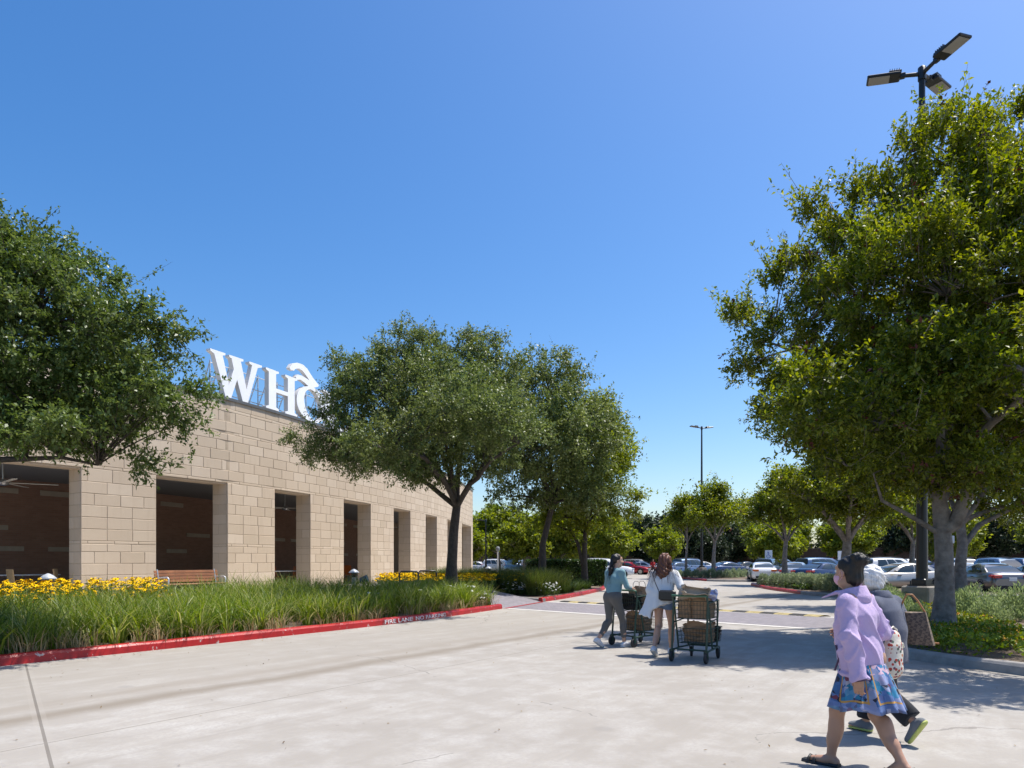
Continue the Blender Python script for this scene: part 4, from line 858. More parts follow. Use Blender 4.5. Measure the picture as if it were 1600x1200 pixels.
# patio tables and chairs
m_or=MT('orange_chair',(.62,.16,.03),.5); m_wick=MT('wicker',(.46,.32,.16),.8,var=.4,vs=30,bump=.6,bs=60); m_tab=MT('table_top',(.62,.62,.60),.4)
def table(label,loc,rz,w_=.8,l_=1.4):
    o=thing('patio_table',label,'table',loc,rz,'patio tables'); m=MB(); m.box((0,0,.735),(l_,w_,.035),bev=.008); m.build('tabletop',m_tab,o)
    for sx in (-1,1):
        for sy in (-1,1): m=MB(); m.tube([(sx*(l_/2-.08),sy*(w_/2-.08),0),(sx*(l_/2-.08),sy*(w_/2-.08),.72)],.022,8); m.build('leg',m_black,o)
def chair(label,loc,rz,mm,cat='chair'):
    o=thing('patio_chair',label,'chair',loc,rz,'patio chairs'); m=MB(); m.box((0,0,.45),(.44,.44,.04),bev=.012); m.build('seat',mm,o); m=MB(); m.box((0,.21,.72),(.44,.035,.46),Matrix.Rotation(-.12,3,'X'),bev=.012); m.build('backrest',mm,o)
    for sx in (-1,1):
        for sy in (-1,1): m=MB(); m.tube([(sx*.19,sy*.19,.44),(sx*.21,sy*.22,0)],.014,6); m.build('leg',mm if mm is m_or else m_black,o)
def at(px,d,z=.335): return ((px-800)*d/F,d,z)
table('pale topped patio table in the brick opening at the photo edge',at(30,23.5),.9,.8,2.2); chair('tan wicker chair at the table in the brick opening',at(28,22.3),2.6,m_wick); chair('tan wicker chair standing by the jamb of the brick opening',at(99,23.0),1.9,m_wick)
table('pale topped patio table inside the second full opening',at(441,32.4),.9); chair('orange chair at the near end of the table in the second full opening',at(432,33.2),1.2,m_or); chair('orange chair at the far end of the table in the second full opening',at(457,33.6),-1.9,m_or)
chair('orange chair inside the third full opening',at(545,39.5),.6,m_or); chair('orange chair deeper inside the third full opening',at(548,41.3),2.6,m_or)
# signs
def sign_post(label,loc,w_,h_,z_,rz,face,glyph=None,post=True):
    o=thing('street_sign',label,'sign',loc,rz,'car park signs'); m=MB()
    m.tube([(0,.03,0),(0,.03,z_+h_*.4)],.028,8); m.build('post',m_gal,o); m=MB(); m.box((0,0,z_),(w_,.012,h_),bev=.004); p=m.build('panel',face,o)
    return o,p
m_signw=MT('white_sign',(.75,.77,.8),.4); m_signb=MT('blue_sign_ink',(.03,.10,.42),.4)
o,p=sign_post('white accessible parking sign above the white sedan',at(1201,63,0),.62,.86,2.05,math.radians(-18),m_signw)
m=MB(); m.lathe([(.055,-.004),(.055,.004)],(-.04,-.012,2.30),12,Matrix.Rotation(PI/2,3,'X')); m.tube([(-.04,-.012,2.24),(-.03,-.012,2.05),(.10,-.012,2.03),(.16,-.012,1.86),(.20,-.012,1.86)],.022,6); m.tube([(-.035,-.012,2.16),(.08,-.012,2.15)],.018,6)
m.tube([(-.03+.14*math.cos(q),-.012,1.93+.14*math.sin(q)) for q in [2.0+k*4.0/12 for k in range(13)]],.018,6)
m.build('pictogram',m_signb,p)
sign_post('small white sign behind the bun of the woman in lilac',at(1314,60,0),.5,.75,2.0,math.radians(-18),m_signw)
o=thing('notice_box','small white box fixed to the trunk behind the big tree','box',P(1487.5,843,21.6)); m=MB(); m.box((0,0,0),(.12,.08,.24),bev=.015); m.build('case',m_signw,o); m=MB(); m.box((0,-.02,-.2),(.05,.05,.16),bev=.01); m.build('bracket',MT('rust_bracket',(.25,.10,.05),.8),o)
# red panel on the far wall and the far brick wall
m_farb=brick_mat('dark_far_brick',(.075,.045,.035),(.10,.06,.045),(.10,.08,.07),.4,.12,.01,.9,0,True)
def wall_run(nm,label,pts,h,th,mat_):
    m=MB(); rr=[]
    for i,p in enumerate(pts):
        t=(Vector(pts[min(i+1,len(pts)-1)])-Vector(pts[max(i-1,0)])).normalized(); n=Vector((-t.y,t.x,0)); p=Vector(p); rr.append([p-n*th/2,p+n*th/2,p+n*th/2+Vector((0,0,h)),p-n*th/2+Vector((0,0,h))])
    m.loft(rr,True,True,0,False); return m
fw=thing('boundary_wall','long dark brown brick wall closing the far side of the car park','wall',(0,0,0)); m=wall_run('w','',[(-30,128,0),(10,124,0),(38,116,0),(62,108,0),(90,101,0)],3.4,.35,m_farb); o=m.build('panel',m_farb,fw)
ul=o.data.uv_layers.new(name='UVMap')
for l in o.data.loops: v=o.data.vertices[l.vertex_index].co; ul.data[l.index].uv=(v.x,v.z)
m=wall_run('c','',[(-30,128,3.42),(10,124,3.42),(38,116,3.42),(62,108,3.42),(90,101,3.42)],.14,.5,None); m.build('coping',MT('wall_coping',(.13,.10,.085),.9),fw)
m=MB(); fs_=thing('wall_sign','small dark red panel fixed low on the far brick wall','sign',(1299*0+ (1300-800)*107.0/F+1.0,107.6,2.2)); m.box((0,0,0),(1.6,.08,.9),bev=.02); m.build('panel',MT('dark_red_panel',(.22,.02,.03),.6),fs_); m=MB(); 
for sx in (-.6,.6): m.box((sx,.06,-1.1),(.08,.08,2.2))
m.build('post',m_gal,fs_)
# ================================================================ cars
def cmat(name,col,metal=.3,rough=.28): return MT(name,col,rough,metal,spec=.5,coat=.8)
PAINT={'white':cmat('white_car_paint',(.72,.73,.74),.0),'silver':cmat('silver_car_paint',(.46,.47,.48),.65),'beige':cmat('champagne_car_paint',(.50,.47,.42),.4),'grey':cmat('gunmetal_car_paint',(.15,.15,.155),.6),'blue':cmat('dark_blue_car_paint',(.025,.045,.10),.5),'steelblue':cmat('steel_blue_car_paint',(.11,.16,.24),.6),'black':cmat('black_car_paint',(.012,.012,.014),.3),'red':cmat('red_car_paint',(.36,.012,.016),.3),'dgrey':cmat('dark_grey_car_paint',(.04,.042,.045),.5)}
m_glass=MT('car_glass',(.035,.048,.055),.06,.0,spec=.9); m_tyre=MT('tyre_rubber',(.018,.018,.018),.85); m_rim=MT('alloy_rim',(.45,.46,.47),.3,.9); m_tail=MT('tail_light_red',(.42,.012,.014),.2,coat=.6); m_amber=MT('tail_light_amber',(.55,.13,.02),.25,coat=.5); m_head=MT('headlight_lens',(.62,.65,.68),.12,.3,coat=.8); m_trim=MT('black_plastic_trim',(.02,.02,.021),.6); m_plate=MT('number_plate',(.70,.72,.74),.5)
def car_proto(kind):
    """nose to +y. sections along the length: (y, half width, z low, z shoulder)"""
    suv=kind in('suv','van'); W=.93 if suv else .90; L=2.38 if suv else 2.42; gl=.235 if suv else .16
    if kind=='sedan': prof=[(-L,.70,.40,.72),(-L+.05,.80,.30,.90),(-L+.22,.86,.24,1.00),(-1.75,.89,.22,1.03),(-1.0,W,.21,1.00),(0,W,.20,.96),(.9,W,.20,.95),(1.35,.89,.21,.92),(1.8,.86,.22,.84),(2.2,.80,.25,.72),(L-.04,.70,.30,.62),(L,.60,.38,.55)]
    else: prof=[(-L,.74,.48,.95),(-L+.04,.84,.36,1.08),(-L+.15,.90,.30,1.12),(-1.6,.92,.28,1.14),(-.8,W,.26,1.12),(0,W,.26,1.10),(.85,W,.26,1.09),(1.25,.92,.27,1.07),(1.8,.90,.28,1.01),(2.2,.84,.31,.90),(L-.05,.76,.36,.80),(L,.66,.46,.70)]
    r_=bpy.data.objects.new('parked_car',None); COL.objects.link(r_); m=MB(); rings=[]
    for y,wd,zl,zs in prof:
        zm=zl+(zs-zl)*.45; half=[(wd*.80,zl),(wd*.97,zl+.06),(wd*1.0,zm),(wd*.985,zm+.06),(wd*.95,zs-.05),(wd*.86,zs),(wd*.45,zs+.025)]
        rings.append([Vector((x,y,z)) for x,z in half]+[Vector((-x,y,z)) for x,z in reversed(half)])
    m.loft(rings,True,True,0,True)
    # greenhouse (body coloured), windows set proud of it
    if kind=='sedan': by=[-1.78,-1.02,.30,1.12]; rz_=1.43; zb=[1.02,.98,.95,.93]; rr=(-.95,.12); rw=.60
    elif kind=='suv': by=[-2.22,-1.2,.35,1.10]; rz_=1.74; zb=[1.13,1.12,1.10,1.07]; rr=(-2.0,.28); rw=.66
    else: by=[-2.25,-1.2,.55,1.35]; rz_=1.78; zb=[1.13,1.12,1.10,1.07]; rr=(-2.05,.40); rw=.68
    bw_=W*.90
    sec=[]
    ny=9
    for i in range(ny):
        t=i/(ny-1); yb=by[0]+(by[3]-by[0])*t; yr=rr[0]+(rr[1]-rr[0])*t; zb_=zb[0]+(zb[3]-zb[0])*t; bul=math.sin(PI*t)
        wt=rw*(.90+.10*bul); wb=bw_*(.93+.07*bul); zt=rz_-.055*(1-bul)
        half=[(wb,yb,zb_-.03),(wb*.55+wt*.5,yb*.5+yr*.5,(zb_+zt)*.5+.02),(wt*1.02,yr,zt-.05),(wt*.85,yr,zt-.005),(wt*.4,yr,zt+.02)]
        sec.append([Vector(p) for p in half]+[Vector((-x,y,z)) for x,y,z in reversed(half)])
    m.loft(sec,False,False,0,True); n=10
    m.add(sec[0],[tuple(range(n-1,-1,-1))],0); m.add(sec[-1],[tuple(range(n))],0)
    body=m.build('body',PAINT['white'],r_)
    def at_g(t,s):                     # point on the side of the greenhouse: t rear..front, s belt..roof
        i=min(int(t*(ny-1)),ny-2); f=t*(ny-1)-i; a=[sec[i][k].lerp(sec[i+1][k],f) for k in range(3)]
        return (a[0].lerp(a[1],s*2) if s<.5 else a[1].lerp(a[2],s*2-1))
    wins=[(.13,.36),(.385,.60),(.63,.84)] if kind!='sedan' else [(.14,.47),(.50,.83)]
    for sx in (1,-1):
        for t0,t1 in wins:
            g=MB(); vs=[]; K=4
            for i in range(K+1):
                for s in (.10,.5,.90):
                    tt=t0+(t1-t0)*i/K; p=at_g(tt,s)+Vector((.012,0,.0)); vs.append(Vector((p.x*sx,p.y,p.z)))
            g.add(vs,[(i*3+j,i*3+j+1,(i+1)*3+j+1,(i+1)*3+j) for i in range(K) for j in range(2)],0,True); g.build('window',m_glass,r_)
    def end_glass(nm,k,dy,zt_):
        a,b=sec[k],sec[k]; A=[sec[k][i] for i in (0,2)]; g=MB(); lo,hi=sec[k][0],sec[k][2]; nrm_=Vector((0,dy,.006)); vs=[]
        for s,cw in ((.10,.90),(.5,.90),(.93,.92)):
            p=lo.lerp(sec[k][1],s*2) if s<.5 else sec[k][1].lerp(hi,s*2-1); 
            for u in (-1,-.5,0,.5,1): vs.append(Vector((p.x*cw*u,p.y+dy*(1.0+.0*abs(u)),p.z+.004)))
        g.add(vs,[(i*5+j,i*5+j+1,i*5+6+j,i*5+5+j) for i in range(2) for j in range(4)],0,True); g.build(nm,m_glass,r_)
    end_glass('rear_window',0,-.02,0); end_glass('windscreen',ny-1,.02,0)
    # wheels
    wr=.345 if suv else .32; wy=(-1.42,1.42)
    for sx in (1,-1):
        for y in wy:
            R=Matrix.Rotation(PI/2*sx,3,'Y'); wl=MB(); wl.lathe([(wr*.66,-.02),(wr*.72,.20),(wr*.93,.212),(wr,.18),(wr,-.02)],(sx*(W-.205),y,wr),22,R); w_o=wl.build('wheel',m_tyre,r_)
            rm=MB(); rm.lathe([(.03,.213),(.06,.216),(.08,.195),(wr*.45,.188),(wr*.66,.198),(wr*.70,.206),(wr*.71,.19),(.05,.12)],(sx*(W-.205),y,wr),20,R)
            for k in range(7): a=2*PI*k/7; rm.box(Vector((sx*(W-.205),y,wr))+R@Vector((math.cos(a)*wr*.38,math.sin(a)*wr*.38,.20)),(wr*.52,.05,.02),R@rotz3(a))
            rm.build('rim',m_rim,w_o)
            ar=MB(); ar.lathe([(wr*.60,.0),(wr*1.17,.0),(wr*1.17,.21),(wr*1.10,.214),(wr*1.10,.205),(wr*.60,.10)],(sx*(W-.209),y,wr+.015),22,R); ar.build('wheel_arch',m_trim,r_)
    zt=.86 if not suv else 1.0; 
    for sx in (1,-1):
        t=MB(); t.box((sx*.60,-L+.06,zt-.02),(.36,.16,.15 if not suv else .30),bev=.03); t.box((sx*.80,-L+.22,zt),(.09,.28,.12 if not suv else .26),bev=.03); t.build('tail_light',m_tail,r_)
        h=MB(); h.box((sx*.60,L-.13,.66 if not suv else .82),(.34,.24,.12),rotz3(-sx*.35),bev=.035); h.build('headlight',m_head,r_)
        mr=MB(); mr.box((sx*(W+.06),.72,1.02 if not suv else 1.18),(.20,.12,.14),bev=.04); mr.build('mirror',PAINT['white'],r_)
        dh=MB()
        for y in (-.55,.45): dh.box((sx*(W*.985),y,.82 if not suv else .96),(.03,.2,.03),bev=.008)
        dh.build('handle',m_trim,r_)
    b=MB(); b.box((0,-L-.005,.36 if not suv else .44),(1.25,.08,.16),bev=.03); b.build('rear_bumper',m_trim,r_)
    b=MB(); b.box((0,L-.02,.40 if not suv else .52),(1.0,.08,.20),bev=.03); b.build('grille',m_trim,r_)
    p=MB(); p.box((0,-L-.012,.72 if not suv else .80),(.31,.02,.155),bev=.004); p.build('number_plate',m_plate,r_)
    if kind=='suv':
        for sx in (1,-1): q=MB(); q.tube([(sx*.58,-1.8,1.76),(sx*.60,-.8,1.80),(sx*.56,.1,1.76)],.022,6); q.build('roof_rail',m_trim,r_)
    return r_
PRO={k:car_proto(k) for k in('sedan','suv','van')}; used=set()
def car(kind,col,px,d,head,label,group='cars in the car park',s=1.0,amber=False):
    o=PRO[kind]
    if kind in used: o=copy_tree(o)
    used.add(kind); o.location=at(px,d,0.0); o.rotation_euler=(0,0,math.radians(head)); o.scale=(s,s,s); o['label']=label; o['category']='car'; o['group']=group
    for ch in o.children:
        for sl_ in ch.material_slots:
            if ch.name.startswith(('body','mirror')): sl_.link='OBJECT'; sl_.material=PAINT[col]
            if ch.name.startswith('tail_light'): sl_.link='OBJECT'; sl_.material=m_amber if amber else m_tail
    return o
# heading in degrees: 0 drives away from the viewer, 90 to the left, -90 to the right
car('sedan','white',1190,53,-14,'white older sedan seen from behind with amber tail lights, waiting at the red kerb',amber=True)
car('suv','steelblue',1200,62,-30,'grey blue sport utility vehicle parked just behind the white sedan')
car('sedan','blue',1141,73,-75,'dark blue sedan parked behind the far island')
car('sedan','white',1138,84,-70,'white sedan partly hidden behind the dark blue sedan')
car('suv','steelblue',1083,70,-62,'steel blue sport utility vehicle between the thin tree and the lamp post')
car('sedan','steelblue',1061,68,-58,'blue grey sedan left of the steel blue sport utility vehicle')
car('sedan','white',1046,75,-55,'white car beside the long haired woman, partly hidden')
car('sedan','red',985,79,-118,'bright red hatchback right of the woman in teal')
car('sedan','white',1008,83,-112,'white compact car right of the red hatchback')
car('suv','silver',1000,93,-110,'silver car in the row behind the red hatchback')
car('suv','white',948,62,-100,'white car half hidden by the hedge end and the woman in teal')
car('sedan','silver',1243,50,-28,'silver sedan with a red tail light behind the young tree trunk')
car('van','steelblue',1287,56,-72,'long blue grey van above the dark blue saloon')
car('sedan','blue',1290,46.5,-62,'dark blue saloon in front of the long blue grey van')
car('suv','white',1398,50,-84,'large white sport utility vehicle behind the champagne sedan')
car('suv','white',1350,64,-84,'white sport utility vehicle showing above the grey haired woman')
car('sedan','beige',1402,36,95,'champagne sedan in side view left of the black lamp post')
car('sedan','grey',1541,33.5,-10,'gunmetal sedan with red tail lights beyond the silvery shrubs')
car('sedan','white',1494,38,-12,'white car between the two trunks, only its tail showing')
car('sedan','dgrey',1622,32.5,-14,'dark grey car cut by the photo edge')
car('suv','white',1508,58,170,'white sport utility vehicle behind the roof of the gunmetal sedan')
car('suv','steelblue',1568,50,180,'blue grey sport utility vehicle facing the viewer behind the gunmetal sedan')
car('suv','blue',1605,56,176,'dark blue sport utility vehicle at the photo edge behind the dark grey car')
car('sedan','dgrey',1540,64,175,'dark car beyond the white sport utility vehicle')
for k,(px,d,kd,cl,hd) in enumerate([(1030,100,'sedan','white',-70),(1050,98,'suv','silver',-68),(1168,95,'sedan','dgrey',-70),(1100,96,'sedan','white',-72),(1225,92,'suv','steelblue',-74),(1250,90,'sedan','white',-74),(1320,85,'suv','silver',-80),(1372,80,'sedan','dgrey',-84),(1440,78,'suv','white',-86),(1470,74,'sedan','blue',-86),(1580,80,'suv','dgrey',175),(1610,76,'sedan','white',178)]):
    car(kd,cl,px,d,hd,'%s %s in the farthest row of the car park'%({'white':'white','silver':'silver','dgrey':'dark grey','steelblue':'blue grey','blue':'dark blue'}[cl],{'sedan':'saloon','suv':'sport utility vehicle'}[kd]),'cars in the farthest row')
for px,d,kd,cl,hd,lb in [(750,90,'sedan','white',-105,'white saloon just right of the store corner'),(767,92,'sedan','dgrey',-105,'dark saloon between two white cars beyond the yellow flowers'),(783,88,'suv','white',-108,'white sport utility vehicle beyond the yellow flowers'),(815,74,'suv','steelblue',-150,'blue sport utility vehicle left of the leaning oak'),(828,80,'sedan','silver',-110,'silver saloon touching the leaning oak trunk in view'),(798,96,'sedan','blue',-105,'dark blue saloon beyond the fountain grass'),(738,100,'sedan','red',-105,'red car in the gap beside the store corner'),(905,90,'suv','red',-105,'red sport utility vehicle whose roof shows over the hedge'),(870,86,'sedan','white',-105,'white saloon behind the clipped hedge')]: car(kd,cl,px,d,hd,lb)
# ================================================================ shopping carts and bags
m_green=MT('green_cart_paint',(.012,.045,.032),.4,var=.2); m_wire=MT('dark_green_wire',(.014,.036,.028),.45); m_caster=MT('caster_rubber',(.02,.02,.021),.7); m_hand=MT('cart_handle_grip',(.05,.13,.08),.5)
def cart(label,loc,rz):
    o=thing('shopping_cart',label,'shopping cart',loc,rz,'two tier green shopping carts'); hw=.27
    fr=MB()
    for s in (-1,1):
        x=s*hw; fr.tube([(x,-.02,.17),(x,.05,.88),(x,.02,1.0)],.017,8); fr.tube([(x,.26,.19),(x,.09,.84)],.015,8); fr.tube([(x,-.05,.17),(x,.30,.19),(x*.82,.72,.19)],.016,8); fr.tube([(x*.86,.60,.19),(x*.9,.60,.94)],.016,8); fr.tube([(x,.045,.9),(x*.92,.62,.93)],.011,6); fr.tube([(x,.05,.60),(x*.9,.60,.64)],.010,6)
    fr.tube([(-hw*.82,.72,.19),(hw*.82,.72,.19)],.016,8); fr.tube([(-hw,.02,.19),(hw,.02,.19)],.014,8); fr.tube([(-hw*.9,.60,.94),(hw*.9,.60,.94)],.011,6); fr.build('frame',m_green,o)
    h=MB(); h.tube([(-hw,.02,1.0),(-hw,-.02,1.015),(hw,-.02,1.015),(hw,.02,1.0)],.018,10); h.build('handle',m_hand,o)
    def basket(y0,y1,z0,z1,w0,w1,fl):
        b=MB(); nx_=10; ny_=12; R=.0032
        def c(u,v,t): w_=(w0+(w1-w0)*t); yy0=y0+fl*(1-t); return Vector((w_*u,yy0+(y1-yy0)*v,z0+(z1-z0)*t))
        for k in range(nx_+1):
            u=-1+2*k/nx_; b.tube([c(u,0,1),c(u,0,0),c(u,1,0),c(u,1,1)],R,4)
        for k in range(ny_+1):
            v=k/ny_; b.tube([c(-1,v,1),c(-1,v,0),c(1,v,0),c(1,v,1)],R,4)
        for t in (0,.25,.5,.75,1.0): b.tube([c(-1,0,t),c(1,0,t),c(1,1,t),c(-1,1,t),c(-1,0,t)],R*(1.8 if t in(0,1.0) else 1),5)
        return b
    basket(.06,.66,.66,.93,.235,.25,.02).build('basket',m_wire,o); basket(.16,.80,.27,.50,.225,.25,.03).build('basket',m_wire,o)
    for x,y,s in ((-hw,-.03,0),(hw,-.03,0),(-hw*.8,.70,.3),(hw*.8,.70,.5)):
        R=rotz3(s)@Matrix.Rotation(PI/2,3,'Y'); wl=MB(); c=Vector((x,y,.082)); wl.lathe([(.02,-.02),(.07,-.02),(.082,-.012),(.082,.012),(.07,.02),(.02,.02)],c,18,R); wl.build('wheel',m_caster,o)
        fk=MB(); fk.box(c+Vector((.028,0,.05)),(.006,.04,.11)); fk.box(c+Vector((-.028,0,.05)),(.006,.04,.11)); fk.lathe([(.02,0),(.02,.03)],c+Vector((0,0,.092)),8); fk.build('caster_fork',m_green,o)
    return o
m_kraft=MT('brown_paper',(.36,.225,.13),.85,var=.3,vs=5,bump=.7,bs=14,bd=.02); m_kraftd=MT('grey_paper',(.40,.34,.27),.85,var=.3,vs=6,bump=.7,bs=14,bd=.02)
def bag(label,parent_mat,local,size,rz=0.0,tilt=(0,0),mat_=m_kraft,handles=True,group='paper grocery bags in the carts',seed=1,slump=.0,cat='paper bag',nm='paper_bag'):
    r=random.Random(seed); M=parent_mat; p=M@Vector(local); o=thing(nm,label,cat,p,0,group); a=M.to_euler().z+rz; o.rotation_euler=(tilt[0],tilt[1],a)
    m=MB(); w_,d_,h_=size; rings=[]; K=7
    for k in range(K+1):
        t=k/K; ww=w_/2*(1+.05*t); dd=d_/2*(1-.10*t*(1-slump)); ring=[]
        for i in range(20):
            q=2*PI*i/20; cx,cy=math.cos(q),math.sin(q); e=.28; x=math.copysign(abs(cx)**e,cx)*ww; y=math.copysign(abs(cy)**e,cy)*dd
            j=.018*(1+slump*2); ring.append(Vector((x+r.uniform(-j,j)*t**.5,y+r.uniform(-j,j),h_*t*(1-slump*.3)+(r.uniform(-.02,.02)+(.03*math.sin(3*q) if slump else 0))*(k==K))))
        rings.append(ring)
    inn_=[Vector((v.x*.93,v.y*.90,v.z)) for v in rings[-1]]; inn2=[Vector((v.x*.86,v.y*.82,h_*.72)) for v in rings[-1]]
    m.loft(rings+[inn_,inn2],True,True,0,False); m.build('body',mat_,o)
    if handles:
        hm=MB(); z=h_*(1-slump*.3)
        for s in (-1,1): hm.tube([(-.07,s*d_*.43,z-.03),(-.068,s*d_*.42,z+.06),(-.04,s*d_*.38,z+.105),(.04,s*d_*.38,z+.105),(.068,s*d_*.42,z+.06),(.07,s*d_*.43,z-.03)],.0055,6)
        hm.build('handle',m_kraftd,o)
    return o
HEAD=math.atan2(-.56,.83)                      # the carts roll away to the right
C1=Vector((2.03,12.78,0)); C2=Vector((2.70,10.72,0))
c1=cart('green two tier cart with a black bag, pushed by the woman in teal',C1,math.atan2(-.78,.62)); c2=cart('green two tier cart piled with bags, beside the woman with the crossbody bag',C2,HEAD)
bpy.context.view_layer.update(); M1,M2=c1.matrix_world.copy(),c2.matrix_world.copy()
bag('tall brown paper bag with a loop handle, in the teal woman\'s cart',M1,(.05,.36,.665),(.36,.22,.40),.1,seed=1)
bag('brown paper bag at the front of the top basket by the woman in teal',M1,(-.02,.55,.665),(.30,.17,.30),-.1,seed=2,handles=False)
o=bag('black fabric bag hanging in the top basket by the woman in teal',M1,(.03,.15,.67),(.40,.17,.30),0,mat_=MT('black_fabric',(.012,.012,.013),.9,bump=.4),handles=False,seed=3,slump=.5,cat='bag',nm='shopping_bag',group=None)
bag('full brown paper bag on the lower tier by the woman in teal',M1,(-.02,.42,.28),(.40,.30,.36),.12,seed=4,slump=.5)
bag('brown paper bag in the middle of the top basket of the piled cart',M2,(.10,.30,.665),(.26,.30,.32),.05,seed=5,handles=False)
bag('brown paper bag beside the handle end in the top basket of the piled cart',M2,(-.13,.28,.665),(.22,.30,.31),-.05,seed=6,handles=False)
bag('brown paper bag with a loop handle at the front of the piled cart',M2,(.02,.53,.665),(.36,.18,.33),.02,seed=7)
bag('folded grey brown paper bag lying on top of the piled cart',M2,(-.05,.22,1.0),(.40,.13,.44),.5,(math.radians(74),.12),m_kraftd,False,seed=8,slump=.25)
o=bag('white and blue package resting on top of the piled cart',M2,(.17,.34,1.0),(.28,.09,.20),.2,(math.radians(65),.1),MT('white_blue_package',(.68,.70,.78),.5,var=.0,vs=9,col2=(.25,.30,.62)),False,seed=9,slump=.2,cat='package',nm='package',group=None)
bag('slumped brown paper bag on the lower tier of the piled cart',M2,(-.0,.45,.285),(.40,.28,.36),-.1,seed=10,slump=.7,handles=False)
o=bag('dark handbag with a round handle on the front of the lower tier',M2,(.1,.70,.29),(.26,.15,.24),.2,mat_=MT('dark_brown_leather',(.05,.032,.022),.5),handles=True,seed=11,slump=.6,cat='bag',nm='handbag',group=None)
